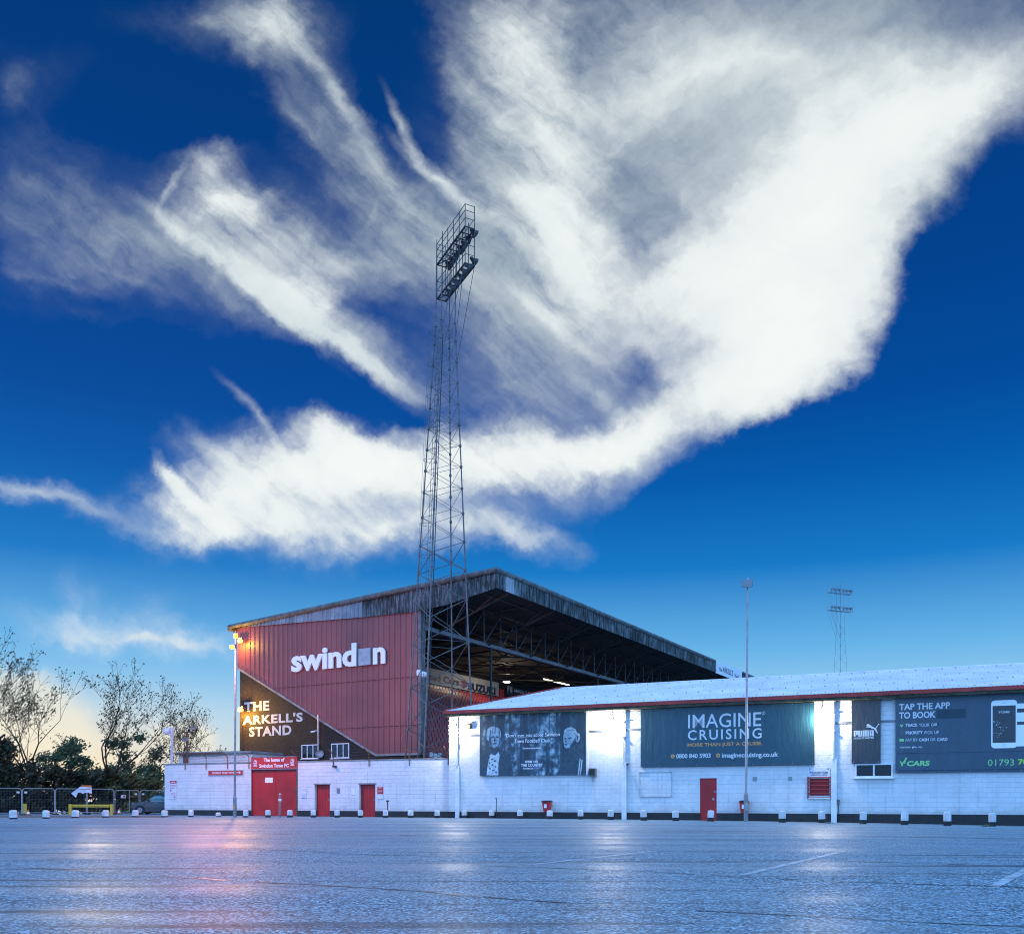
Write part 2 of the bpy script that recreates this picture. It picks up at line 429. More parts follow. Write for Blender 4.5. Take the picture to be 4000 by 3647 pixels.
M['concrete'] = paint('old concrete', (.22, .21, .20), .85, .25, 2, bump=.2)
M['seat_red'] = paint('red seat plastic', (.30, .03, .035), .35, .12, 3)
M['seat_white'] = paint('white seat plastic', (.6, .6, .6), .35, .05, 3)
M['window_glass'] = glass('dark window glass', (.006, .008, .010), .1)
M['yellow'] = paint('yellow barrier paint', (.50, .33, .03), .5, .15, 3)
M['bark'] = paint('grey brown bark', (.022, .017, .011), .9, .35, 6, bump=.4, bscale=25)
M['bin_red'] = paint('red bin plastic', (.45, .02, .02), .4, .08, 3)
M['brown'] = paint('brown timber fascia', (.10, .05, .035), .7, .2, 3)
M['lamp_white'] = glow('lit floodlight face', (1.0, .96, .88), 60)
M['lamp_inside'] = glow('lit lamp inside stand', (1.0, .85, .6), 60)
M['lamp_sodium'] = glow('sodium lamp face', (1.0, .40, .02), 14)
M['lens'] = glass('floodlight lens', (.25, .27, .28), .15)

def lichen_mat():
    """weathered asbestos sheet: pale grey with black lichen in vertical streaks"""
    m, t, b = new_mat('lichen covered sheet')
    tc = t.node('ShaderNodeTexCoord').outputs['Object']
    sv = t.mapping(tc, scale=(2.6, 2.6, .5))
    n = t.noise(sv, 2.0, 8, .72)
    n2 = t.noise(tc, .35, 3, .5)
    k = t.math('ADD', n, t.math('MULTIPLY', t.math('SUBTRACT', n2, .5), .5))
    c = t.ramp(k, [(.40, (.012, .014, .012)), (.52, (.05, .06, .06)), (.66, (.16, .19, .20))])
    t.put(b.inputs['Base Color'], c); b.inputs['Roughness'].default_value = .85
    return m
M['lichen'] = lichen_mat()
M['sheet_grey'] = paint('clean grey sheet', (.20, .23, .25), .7, .25, 1.0, streak=.4)

def asphalt_mat():
    m, t, b = new_mat('damp worn asphalt')
    tc = t.node('ShaderNodeTexCoord').outputs['Object']
    fine = t.noise(tc, 55, 3, .75)
    mid = t.noise(tc, 7, 4, .7)
    stone = t.node('ShaderNodeTexVoronoi', {'Vector': tc, 'Scale': 46.0})
    lanes = t.noise(t.mapping(tc, rot=(0, 0, R(6)), scale=(.045, .5, 1)), 1.0, 5, .62)
    lanes2 = t.noise(t.mapping(tc, rot=(0, 0, R(-3)), scale=(.10, 1.9, 1)), 1.0, 3, .6)
    patch = t.noise(tc, .13, 5, .6)
    wet = t.math('ADD', t.math('MULTIPLY', lanes, .6), t.math('MULTIPLY', patch, .4))
    speck = t.node('ShaderNodeSeparateColor', {0: stone.outputs[1]}).outputs[0]
    k = t.math('ADD', t.math('MULTIPLY', fine, .45), t.math('ADD', t.math('MULTIPLY', speck, .45), t.math('MULTIPLY', mid, .15)))
    c = t.ramp(k, [(.34, (.012, .014, .017)), (.50, (.11, .117, .13)), (.63, (.34, .35, .37)), (.78, (.80, .81, .82))])
    c = t.mix(t.range(wet, .46, .62, 0, .5), c, (.25, .26, .275))
    c = t.mix(t.range(lanes2, .56, .66, 0, .8), c, (.022, .025, .03))
    stain = t.noise(tc, .55, 4, .6)
    c = t.mix(t.range(stain, .66, .74, 0, .7), c, (.018, .019, .021))
    c = t.mix(1.0, c, (.74, .97, 1.04), 'MULTIPLY')
    t.put(b.inputs['Base Color'], c)
    t.put(b.inputs['Roughness'], t.range(wet, .40, .60, .58, .30))
    b.inputs['Specular IOR Level'].default_value = .5
    h = t.math('ADD', t.math('MULTIPLY', stone.outputs[0], -.9), t.math('MULTIPLY', fine, 1.3))
    bn = t.node('ShaderNodeBump', {'Height': h, 'Strength': 1.0, 'Distance': .013})
    t.put(b.inputs['Normal'], bn.outputs[0])
    return m
M['asphalt'] = asphalt_mat()
M['line_paint'] = paint('worn line paint', (.42, .43, .45), .5, .5, 5)
M['tar'] = paint('tar joint', (.012, .013, .016), .35, .3, 4)
M['pave'] = paint('worn footway', (.13, .10, .09), .7, .3, 2, bump=.3)

# ------------------------------------------------------------------ ground
def struct(name, mb, mat, fix=False):
    o = mb.build(name, mat, None, fix=fix); o['kind'] = 'structure'
    o['label'] = {'car_park': 'wide empty asphalt car park in the foreground', 'footway': 'narrow worn footway along the far edge of the car park'}.get(name, name.replace('_', ' ') + ' on the asphalt car park')
    return o
g = MB()
xs = [-3000, -400, -90, -60] + [x * 2.0 for x in range(-24, 25)] + [60, 90, 400, 3000]
ys = [-400, -60, -10] + [y * 3.0 for y in range(0, 34)] + [140, 260, 700, 4500]
for x in xs:
    for y in ys: g.v.append((x, y, gz(x)))
n = len(ys)
for i in range(len(xs) - 1):
    for j in range(n - 1): g.f.append((i * n + j, (i + 1) * n + j, (i + 1) * n + j + 1, i * n + j + 1))
struct('car_park', g, M['asphalt'])

def ground_strip(name, pts, w, mat, h=.004):
    mb = MB()
    P = [Vector((*ground_at(*p), 0)) for p in pts]
    Q = []
    for a, b in zip(P, P[1:]):
        k = max(1, int((b - a).length / (.8 if name == 'tar_joint' else 1.5)))
        Q += [a.lerp(b, i / k) for i in range(k)]
    Q.append(P[-1])
    rj = random.Random(len(Q) * 7 + int(w * 1000))
    if name == 'tar_joint':
        Q = [q + Vector((rj.gauss(0, .02), rj.gauss(0, .035), 0)) for p, q2 in zip(Q, Q[1:]) for q in (p, p.lerp(q2, .33), p.lerp(q2, .66))] + [Q[-1]]
    w0 = w
    for a, b in zip(Q, Q[1:]):
        if name == 'tar_joint':
            if rj.random() < .12: continue
            w = w0 * rj.uniform(.35, 1.15)
        d = (b - a).normalized(); nn = Vector((-d.y, d.x, 0)) * w / 2
        q = [a - nn, b - nn, b + nn, a + nn]
        mb.face([(p.x, p.y, gz(p.x) + h) for p in q])
    return struct(name, mb, mat)
ground_strip('parking_line', [(2905, 3416), (3300, 3322)], .11, M['line_paint'])
ground_strip('parking_line', [(3880, 3462), (4060, 3372)], .13, M['line_paint'])
ground_strip('parking_line', [(2060, 3378), (2560, 3322)], .10, M['line_paint'])
ground_strip('tar_joint', [(-60, 3378), (900, 3438), (1500, 3470), (2000, 3512), (2700, 3556), (3400, 3590), (4100, 3622)], .05, M['tar'])
ground_strip('tar_joint', [(1900, 3380), (2500, 3402), (3200, 3440), (4100, 3468)], .06, M['tar'])
ground_strip('tar_joint', [(-60, 3280), (700, 3300), (1500, 3340), (2300, 3352), (3200, 3360), (4100, 3385)], .07, M['tar'])
ground_strip('tar_joint', [(300, 3238), (1300, 3262), (2400, 3258), (3300, 3262), (4100, 3280)], .09, M['tar'])
fw = MB()
for (a, b) in ((-26.5, -36.5),):
    fw.face([(-60, 49.5, .004), (-20.0, 52.5, .004), (-22.0, 60.0, .004), (-60, 57.0, .004)])
struct('footway', fw, M['pave'])

# ------------------------------------------------------------------ grandstand
st = thing('grandstand', 'large football grandstand with red clad end wall and dark sloping roof', 'grandstand', S_, (-10, 0, 0))
sL = S_.hit(930, 2500)[0]
sR = S_.hit(1637, 2700)[0]
LONG = 75.0
def lineup(pts):
    q = sorted(S_.hit(*p) for p in pts)
    def f(s):
        if s <= q[0][0]: a, b = q[0], q[1]
        elif s >= q[-1][0]: a, b = q[-2], q[-1]
        else:
            for a, b in zip(q, q[1:]):
                if a[0] <= s <= b[0]: break
        return a[1] + (b[1] - a[1]) * (s - a[0]) / (b[0] - a[0])
    return f
roof_top = lineup([(927, 2440), (1942, 2222)])
strip_low = lineup([(930, 2452), (1020, 2446), (1143, 2435), (1423, 2412), (1623, 2392), (1754, 2363), (1942, 2299)])
dg0, dg1 = S_.hit(932, 2607), S_.hit(1472, 2946)
def diag(s): return max(dg1[1], dg0[1] + (dg1[1] - dg0[1]) * (s - dg0[0]) / (dg1[0] - dg0[0]))
def ribbed(mb, a, b, lo, hi, place, pitch=.45, depth=.04):
    """profiled sheet from a to b along one axis; place(t, out, z) gives the point"""
    prof = [(0, 0), (.62, 0), (.70, 1), (.92, 1), (1, 0)]
    k = 0; pts = []
    while a + k * pitch < b:
        for t, h in prof[:-1]:
            x = a + (k + t) * pitch
            if x < b: pts.append((x, h * depth))
        k += 1
    pts.append((b, 0))
    for (x0, h0), (x1, h1) in zip(pts, pts[1:]):
        mb.face([place(x0, h0, lo(x0)), place(x1, h1, lo(x1)), place(x1, h1, hi(x1)), place(x0, h0, hi(x0))])
    return mb
ribbed(MB(), sL, sR, diag, lambda s: strip_low(s) + .15, lambda t, o, z: (t, -.08 - o, z), .47, .05).build('cladding', M['cladding'], st, fix=False)
seam = MB()
for py0, py1 in ((2687, 2640), (2850, 2838)):
    z = S_.hit(1380, (py0 + py1) / 2)[1]
    x0 = next(s / 10 for s in range(int(sL * 10), int(sR * 10)) if diag(s / 10) < z)
    seam.box(x0 + .1, sR - .05, -.137, -.07, z, z + .035)
seam.build('cladding_seam', M['cladding_seam'], st)
brick = MB()
brick.prism([(sL + .15, 0), (sR, 0), (sR, dg1[1]), (dg1[0], dg1[1]), (dg0[0] + .15, dg0[1])], 0, .4)
brick.build('brick_wall', M['dark_brick'], st)
cop = MB()
for (x0, z0), (x1, z1) in (((dg0[0], dg0[1]), (dg1[0], dg1[1])), ((dg1[0], dg1[1]), (sR, dg1[1]))):
    cop.prism([(x0, z0 - .12), (x1, z1 - .12), (x1, z1 + .03), (x0, z0 + .03)], -.16, -.002)
cop.build('flashing', M['concrete'], st)
cp = MB(); cp.box(sR - .02, sR + .22, -.12, .4, dg1[1] - .1, strip_low(sR) + .2)
cp.build('corner_post', M['steel_dark'], st)
# roof and its edges
rf = MB()
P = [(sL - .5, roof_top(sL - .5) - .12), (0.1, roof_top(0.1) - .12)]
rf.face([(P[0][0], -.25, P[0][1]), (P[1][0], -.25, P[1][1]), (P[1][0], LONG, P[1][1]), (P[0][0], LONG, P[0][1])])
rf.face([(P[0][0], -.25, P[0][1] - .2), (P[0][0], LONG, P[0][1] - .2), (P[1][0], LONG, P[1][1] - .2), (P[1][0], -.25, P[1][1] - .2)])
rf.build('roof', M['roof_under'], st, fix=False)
re_ = MB()
a = (sL - .6, -.32, roof_top(sL - .6) - .13); b_ = (0.12, -.32, roof_top(.12) - .13); c_ = (0.12, LONG, roof_top(.12) - .13)
re_.tube(a, b_, .17, n=10); re_.tube(b_, c_, .17, n=10); re_.lathe([(.02, -.17), (.17, 0), (.02, .17)], b_, 10)
re_.box(sL - .7, sL - .45, -.4, LONG, a[2] - .30, a[2] + .1)
re_.build('roof_edge', paint('weathered roof edge', (.10, .105, .10), .85, .35, 2), st)
sm = S_.hit(1423, 2412)[0]
ribbed(MB(), sm, 0.12, strip_low, lambda s: roof_top(s) - .1, lambda t, o, z: (t, -.20 - o, z), .36, .05).build('gable_strip', M['lichen'], st, fix=False)
ribbed(MB(), sL - .3, sm, strip_low, lambda s: roof_top(s) - .1, lambda t, o, z: (t, -.20 - o, z), .36, .05).build('gable_strip', M['sheet_grey'], st, fix=False)
fz0 = S_.hit(1942, 2299)[1]; ft = roof_top(0) - .1
ribbed(MB(), 1.9, LONG, lambda y: fz0 + .0 * y, lambda y: ft, lambda t, o, z: (.12 + o, t, z), .36, .05).build('fascia', M['lichen'], st, fix=False)
ribbed(MB(), -.2, .82, lambda y: fz0, lambda y: ft, lambda t, o, z: (.12 + o, t, z), .36, .05).build('fascia', M['lichen'], st, fix=False)
ribbed(MB(), .82, 1.9, lambda y: fz0, lambda y: ft, lambda t, o, z: (.12 + o, t, z), .36, .05).build('pale_panel', M['steel_pale'], st, fix=False)
# rear wall, far end wall, terrace
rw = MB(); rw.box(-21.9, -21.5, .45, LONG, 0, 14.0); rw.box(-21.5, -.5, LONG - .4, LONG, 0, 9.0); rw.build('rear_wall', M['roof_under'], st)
ter = MB(); ROWS = 20
for k in range(ROWS): ter.box(-21.4 + k * .85, -21.4 + (k + 1) * .85 - .002, .5, LONG - .5, 0, 11.3 - k * .46)
ter.build('terrace', M['concrete'], st)
# roof frames
for k in range(12):
    y = 2 + k * 6.4
    t = MB()
    top = [(-21.5, roof_top(-21.5) - .35), (-.3, roof_top(-.3) - .35)]
    bot = [(-21.5, 14.0), (-6, 12.5), (-.3, fz0 + .15)]
    t.tube((top[0][0], y, top[0][1]), (top[1][0], y, top[1][1]), .07, n=4)
    t.path([(x, y, z) for x, z in bot], .07, 4)
    def bz(x):
        return bot[0][1] + (bot[1][1] - bot[0][1]) * (x + 21.5) / 15.5 if x < -6 else bot[1][1] + (bot[2][1] - bot[1][1]) * (x + 6) / 5.7
    xsn = [-21.5 + i * 2.65 for i in range(9)]
    for i in range(8):
        x0, x1 = xsn[i], xsn[i + 1]
        if i % 2: t.tube((x0, y, bz(x0)), (x1, y, roof_top(x1) - .35), .045, n=4)
        else: t.tube((x0, y, roof_top(x0) - .35), (x1, y, bz(x1)), .045, n=4)
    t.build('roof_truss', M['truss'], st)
gd = MB()
gd.box(-6.16, -5.84, .3, LONG - 1, 12.42, 12.68)
for k in range(30):
    y = .8 + k * 2.4
    gd.tube((-6, y, 12.6), (-6, y, roof_top(-6) - .3), .05, n=4)
    gd.tube((-6, y, 12.6), (-6, y + 2.4, roof_top(-6) - .3), .04, n=4)
gd.build('girder', M['steel'], st)
pl = MB()
for k in range(9): pl.tube((-20.5 + k * 2.5, 0, roof_top(-20.5 + k * 2.5) - .42), (-20.5 + k * 2.5, LONG - .5, roof_top(-20.5 + k * 2.5) - .42), .06, n=4)
pl.build('purlin', M['truss'], st)
for y in (9, 28, 47, 66):
    ps = MB(); ps.tube((-6, y, 7), (-6, y, 12.4), .09, n=8); ps.build('roof_post', M['truss'], st)
# seats: the hundred nearest the open end one by one, the rest as a block
def seat_boxes(mb, x, y, z):
    mb.box(x - .05, x + .38, y, y + .42, z + .40, z + .46); mb.box(x - .09, x - .03, y, y + .42, z + .40, z + .82)
    mb.box(x + .0, x + .06, y + .16, y + .26, z, z + .40)
spots = []
for k in range(ROWS):
    for j in range(110): spots.append((-21.0 + k * .85, .9 + j * .5, 11.3 - k * .46, k, j))
def seat_in_front(p): return p[4] < 7 and p[3] >= 5
near = [p for p in spots if seat_in_front(p)][:100]
nset = set((p[3], p[4]) for p in near)
rest = MB()
for p in spots:
    if (p[3], p[4]) not in nset and p[4] < 90: seat_boxes(rest, *p[:3])
rest.build('seat_rows', M['seat_red'], st, fix=False, kind='stuff')
smb = MB(); seat_boxes(smb, -10, 0, 0)
seat0 = smb.build('seat', M['seat_red'], st, fix=False)
seat_w = seat0.data.copy(); seat_w.materials[0] = M['seat_white']
for i, p in enumerate(near):
    o = seat0 if i == 0 else seat0.copy()
    if i: col.objects.link(o); o.parent = st
    if p[3] >= 17 and p[4] in (2, 3, 4): o.data = seat_w; o['label'] = 'white seat among the red ones'
    o.location = (p[0] + 10, p[1], p[2])
# windows in the brick end wall
def window(T, F, x0, x1, yt, yb, panes, y=0.0, mat='white_paint', name='window', depth=.07, fr=.06):
    s0, z1 = F.hit(x0, yt, y); s1 = F.hit(x1, yt, y)[0]; z0 = F.hit(x0, yb, y)[1]
    f = MB(); w = fr
    f.box(s0, s1, y - depth, y - .004, z1 - w, z1); f.box(s0, s1, y - depth, y - .004, z0, z0 + w)
    xs_ = [s0] + [s0 + (s1 - s0) * t for t in panes] + [s1]
    for i, x in enumerate(xs_):
        a = x if i == 0 else x - w / 2 if i < len(xs_) - 1 else x - w
        f.box(a, a + w, y - depth, y - .004, z0 + w, z1 - w)
    wn = f.build(name, M[mat], T)
    p = MB(); p.box(s0 + .02, s1 - .02, y - .03, y - .01, z0 + .02, z1 - .02); p.build('pane', M['window_glass'], wn)
    sl = MB(); sl.box(s0 - .06, s1 + .06, y - depth - .08, y - .004, z0 - .06, z0 - .002); sl.build('sill', M[mat], wn)
    return wn
window(st, S_, 1180, 1246, 2908.5, 2963, (.34, .68))
window(st, S_, 1296, 1365, 2903.5, 2961, (.34, .68))
dp = MB(); s0 = S_.hit(1248, 2800)[0]
dp.tube((s0, -.12, S_.hit(1248, 2960)[1]), (s0, -.12, S_.hit(1248, 2791)[1]), .07, n=8); dp.tube((s0, -.12, S_.hit(1248, 2853)[1]), (s0 - .25, -.12, S_.hit(1248, 2851)[1]), .05)
dp.build('drainpipe', M['steel_pale'], st)
vp = MB(); s0 = S_.hit(950, 2900)[0]
vp.tube((s0, -.12, 3.5), (s0, -.12, S_.hit(950, 2925)[1]), .14, n=8); vp.tube((s0, -.06, S_.hit(950, 2925)[1]), (s0 - .05, -.06, S_.hit(950, 2800)[1]), .025)
vp.build('vent_pipe', M['black'], st)
lt = MB()
for body, a, b in (('THE', (130, 1008), (301, 943)), ("ARKELL'S", (118, 1092), (530, 1028)), ('STAND', (163, 1178), (452, 1110))):
    photo_text(lt, S_, body, r2(*a)[0], r2(*b)[0], r2(*b)[1], r2(*a)[1], -.012, bold=.035, spacing=1.08)
lt.build('painted_lettering', M['painted_letter'], st, fix=False)

# raised name letters on the cladding
sg = thing('raised_letter_sign', 'big white raised letters spelling a town name on red cladding', 'sign', S_, (*[S_.hit(1140, 2620)[0]], -.14, S_.hit(1140, 2620)[1]))
lm = MB()
photo_text(lm, S_, 'swind', r2(451, 0)[0], r2(894, 0)[0], r2(0, 566)[1], r2(0, 723)[1], -.30, depth=.14, bold=.034)
x0, x1 = S_.hit(*r2(1008, 690), -.3)[0], S_.hit(*r2(1091, 690), -.3)[0]
add_text(lm, 'n', x0, x1, S_.hit(*r2(1050, 686), -.3)[1], S_.hit(*r2(1050, 572), -.3)[1], -.30, depth=.14, bold=.034)
lm.build('lettering', M['white_letter'], sg, fix=False)
sq = MB(); x0, x1 = S_.hit(*r2(911, 690), -.3)[0], S_.hit(*r2(994, 690), -.3)[0]
sq.box(x0, x1, -.33, -.16, S_.hit(*r2(952, 695), -.3)[1], S_.hit(*r2(952, 580), -.3)[1]); sq.build('square_panel', M['steel_pale'], sg)

# boards inside and on the front of the stand (they face the pitch)
o_ = S_.at(-21.35, 0, 0); RL = Frame(o_.x, o_.y, 59.7)
def board(F, name, label, xa, xb, ya, yb_, mat, y=0.0, th=.08, cat='sign', zz=None):
    """flat board whose corners are measured in the photo: xa..xb, heights at the middle"""
    xm = (xa + xb) / 2
    s0, s1 = F.hit(xa, ya, y)[0], F.hit(xb, ya, y)[0]
    z1, z0 = (F.hit(xm, ya, y)[1], F.hit(xm, yb_, y)[1]) if zz is None else zz
    T = thing(name, label, cat, F, ((s0 + s1) / 2, y, z0))
    m = MB(); m.box(s0, s1, y - th, y, z0, z1); m.build('panel', mat, T)
    return T, s0, s1, z0, z1
M['board_white'] = paint('white board', (.36, .35, .32), .6, .08, 1)
M['board_black'] = paint('black board', (.015, .017, .02), .5, .1, 2)
M['ink_navy'] = paint('navy ink', (.012, .018, .05), .5, .05, 2)
T, a, b, c, d = board(RL, 'advertising_board', 'long white board with used cars lettering high inside the stand', 1600, 1946, 2629, 2686, M['board_white'], cat='advert board')
mb = MB(); photo_text(mb, RL, 'Used Cars', rt(290, 0)[0], rt(712, 0)[0], rt(0, 835)[1], rt(0, 918)[1], -.09, bold=.04); mb.build('lettering', M['ink_navy'], T, fix=False); mb = MB()
photo_text(mb, RL, 'SUZUKI', rt(812, 0)[0], rt(1126, 0)[0], rt(0, 945)[1], rt(0, 1035)[1], -.09, bold=.06); mb.build('lettering', M['ink_navy'], T, fix=False)
em = MB(); s0, z0 = RL.hit(*rt(770, 930), -.09)
em.face([(s0 - .8, -.09, z0 + .1), (s0 + .05, -.09, z0 - .22), (s0 + .8, -.09, z0 + .1), (s0 + .1, -.09, z0 + .45)])
em.face([(s0 - .8, -.09, z0 - .2), (s0 - .1, -.09, z0 - .52), (s0 + .8, -.09, z0 - .2), (s0 + .05, -.094, z0 - .02)])
em.build('emblem', M['cladding'], T, fix=False)
T, *_ = board(RL, 'advertising_board', 'small red panel beside the lit lamp inside the stand', 1950, 1967, 2692, 2735, M['sign_red'], cat='advert board')
T, *_ = board(RL, 'advertising_board', 'white board with a dark ship crest below the lit lamp', 1981, 1999, 2680, 2712, M['board_white'], cat='advert board')
em = MB(); s0, z0 = RL.hit(1990, 2699, -.09); em.face([(s0 - .9, -.09, z0 - .25), (s0 - .5, -.09, z0 - .5), (s0 + .6, -.09, z0 - .5), (s0 + 1, -.09, z0 - .2), (s0 + .2, -.09, z0 - .1), (s0, -.09, z0 + .55), (s0 - .3, -.09, z0 - .1)]); em.build('emblem', M['ink_navy'], T, fix=False)
T, *_ = board(RL, 'advertising_board', 'dark brewery board with pale lettering just above the white roof', 2003, 2099, 2694, 2722, M['board_black'], cat='advert board')
mb = MB(); photo_text(mb, RL, "ARKELL'S BEERS", 2007, 2094, 2698, 2710, -.09, bold=.01); mb.build('lettering', M['white_letter'], T, fix=False)
o_ = S_.at(.22, 0, 0); FL = Frame(o_.x, o_.y, 59.7)
T, *_ = board(FL, 'stand_name_board', 'white name board at the far end of the roof fascia', r8(240, 0)[0], r8(494, 0)[0], 0, 0, M['white_paint'], zz=(fz0 + 1.22, fz0 - .12))
mb = MB()
for body, xa, xb, k in (('The', 272, 305, .6), ("ARKELL'S", 312, 412, 1), ('Stand', 428, 470, .6)):
    s0, s1 = FL.hit(*r8(xa, 1000), -.09)[0], FL.hit(*r8(xb, 1000), -.09)[0]
    add_text(mb, body, s0, s1, fz0 + .25, fz0 + .25 + .6 * k, -.09, bold=.01)
mb.build('lettering', M['ink_navy'], T, fix=False)

def point(name, loc, power, color, radius=.15):
    l = bpy.data.lights.new(name, 'POINT'); l.energy = power; l.color = color; l.shadow_soft_size = radius
    o = bpy.data.objects.new(name, l); col.objects.link(o); o.location = loc
    return o
# lit lamps hanging inside the stand
def hanging_lamp(s, y, z, label, power):
    T = thing('hanging_lamp', label, 'lamp', S_, (s, y, z))
    m = MB(); m.box(s - .3, s + .3, y - .3, y + .3, z, z + .14); m.tube((s, y, z + .12), (s, y, roof_top(s) - .3), .03); m.build('housing', M['steel'], T)
    f = MB(); f.box(s - .25, s + .25, y - .25, y + .25, z - .05, z - .003); f.build('lamp_face', M['lamp_inside'], T)
    point('lamp_light', S_.at(s, y - .1, z - .25), power, (1, .84, .6))
hanging_lamp(-17, 29.9, 12.95, 'bright lit lamp under the roof inside the stand', 380)
tb = thing('tube_light', 'long lit strip light under the roof inside the stand', 'lamp', S_, (-15, 36, 13.6))
m = MB(); m.box(-15.1, -14.9, 34, 40, 13.62, 13.7); m.tube((-15, 37, 13.7), (-15, 37, roof_top(-15) - .3), .03); m.build('housing', M['steel'], tb)
m = MB(); m.box(-15.06, -14.94, 34.1, 39.9, 13.54, 13.618); m.build('lamp_face', glow('strip light face', (1, .9, .7), 6), tb)

# ------------------------------------------------------------------ white building
EAVE = W_.hit(2400, 2752)[1]
bL, bR = W_.hit(1758, 2900)[0], 30.0
wb = thing('changing_block', 'long low white painted building with pale corrugated roof and red eaves', 'building', W_, (8, 0, 0))
def holes_wall(x0, x1, z0, z1, y0, y1, holes):
    mb = MB(); xsn = sorted({x0, x1, *[h[0] for h in holes], *[h[1] for h in holes]})
    for a, b in zip(xsn, xsn[1:]):
        cut = sorted((h[2], h[3]) for h in holes if h[0] < (a + b) / 2 < h[1])
        z = z0
        for c, d in cut:
            if c > z: mb.box(a, b, y0, y1, z, c)
            z = d
        if z < z1: mb.box(a, b, y0, y1, z, z1)
    return mb
def rect(F, xa, xb, ya, yb_, y=0.0):
    xm = (xa + xb) / 2
    return F.hit(xa, ya, y)[0], F.hit(xb, ya, y)[0], F.hit(xm, yb_, y)[1], F.hit(xm, ya, y)[1]
door = rect(W_, 2734, 2799.6, 3038, 3199)
win = rect(W_, 3345, 3484, 2986, 3033)
grl = rect(W_, 3162, 3240, 3040, 3106)
PZ = .355
mb = holes_wall(bL, bR, PZ, EAVE - .05, 0, .3, [(door[0], door[1], PZ, door[3]), win, grl])
mb.box(bL, bL + .3, .302, 16, -.3, EAVE - .05)
mb.build('wall', M['white_block'], wb)
mb = MB(); mb.box(bL - .03, door[0], -.03, .3, -.4, PZ - .002); mb.box(door[1], bR, -.03, .3, -.4, PZ - .002); mb.build('plinth', M['plinth'], wb)
mb = MB(); mb.box(door[0], door[1], .06, .12, gz(10), door[3]); mb.box(door[0] + .02, door[1] - .02, .045, .058, gz(10) + .02, gz(10) + .35)
dr = mb.build('door', M['red_door'], wb)
mb = MB(); mb.box(door[1] - .22, door[1] - .12, .03, .058, 1.0, 1.12); mb.box(door[0] + .7, door[0] + .86, .052, .059, 1.4, 1.46); mb.build('lock', M['steel_pale'], dr)
# roof: corrugated sheets, hipped at the left end
DEP = 8.0
RZ = 8.05; OVH = .45; ez = EAVE + .02
hipx = W_.hit(2190, 2687, DEP)[0]
def roof_pt(x, t): return (-OVH + (DEP + OVH) * t, ez + (RZ - ez) * t)
mb = MB(); xL = bL - .12; pitch = .16; k = 0; xs_ = []
while xL + k * pitch / 4 < bR: xs_.append((xL + k * pitch / 4, (0, .022, .03, .022)[k % 4])); k += 1
for (x0, h0), (x1, h1) in zip(xs_, xs_[1:]):
    t0 = min(1, (x0 - xL) / (hipx - xL)); t1 = min(1, (x1 - xL) / (hipx - xL))
    y0a, z0a = roof_pt(x0, 0); y0b, z0b = roof_pt(x0, t0); y1b, z1b = roof_pt(x1, t1)
    mb.face([(x0, y0a, z0a + h0), (x1, y0a, z0a + h1), (x1, y1b, z1b + h1), (x0, y0b, z0b + h0)])
mb.face([(hipx, DEP, RZ), (bR, DEP, RZ), (bR, 2 * DEP + OVH, ez), (xL, 2 * DEP + OVH, ez)])
mb.face([(xL, -OVH, ez), (hipx, DEP, RZ), (xL, 2 * DEP + OVH, ez)])
mb.build('roof', M['roof_white'], wb, fix=False)
mb = MB()
for t in (.06, .34, .62, .93):
    y, z = roof_pt(0, t)
    k = 0
    while True:
        x = xL + (hipx - xL) * t + .3 + k * .64; k += 1
        if x > bR: break
        mb.lathe([(.035, 0), (.012, .05)], (x, y, z + .02), 5)
mb.build('roof_fixing', M['steel'], wb, fix=False)
mb = MB(); mb.tube((hipx, DEP, RZ + .02), (bR, DEP, RZ + .02), .05, n=6); mb.build('ridge_cap', M['roof_white'], wb)
mb = MB(); mb.tube((xL, -OVH, ez + .05), (hipx, DEP, RZ + .06), .05, n=5); mb.build('hip_cap', M['red_trim'], wb)
mb = MB(); mb.box(xL - .05, bR, -OVH - .06, -OVH - .01, ez - .17, ez + .01); mb.box(xL - .09, xL - .052, -OVH - .04, 2 * DEP, ez - .17, ez + .01); mb.build('eaves_board', M['red_trim'], wb)
mb = MB(); mb.box(xL, bR, -OVH + .0, -.004, ez - .30, ez - .10); mb.build('gutter', M['moss_dark'], wb)
# downpipes with boxed casings at their feet
pj = MB()
for px, w in ((1788, .17), (2438, .13), (3256, .15)):
    s = W_.hit(px, 2900)[0]
    m = MB(); zt = EAVE - .05; zc = 2.95
    m.tube((s, -.10, zt - .05), (s, -.10, zc), w * .42, n=8); m.box(s - w * .6, s + w * .6, -.2, -.03, zt - .25, zt - .02)
    d_ = m.build('downpipe', M['white_paint'], wb)
    m = MB(); m.box(s - .10, s + .15, -.13, -.004, PZ - .5, zc); m.build('pipe_casing', M['white_paint'], d_)
    m = MB()
    for z in (zt - .9, zt - 1.7): m.box(s - w * .6, s + w * .6, -.17, -.004, z, z + .05)
    m.build('pipe_bracket', M['steel'], d_)
pz = MB()
pz.box(bL + .0, bL + .55, -.12, -.002, PZ, EAVE - .3); pz.build('pier', M['white_block'], wb)
mb = MB()
for xa, xb, py in ((1805, 1875, 2870), (2299, 2431, 2853), (2446, 2503, 2848), (3264, 3327, 2822), (3440, 3497, 2815)):
    s0, s1 = W_.hit(xa, py)[0], W_.hit(xb, py)[0]; z = W_.hit((xa + xb) / 2, py)[1]
    mb = MB(); mb.box(s0, s1, -.05, -.003, z, z + .045)
    mb.box(s0, s1, -.035, -.003, z - .06, z + .0); mb.build('conduit', M['steel'], wb)
mb = MB()
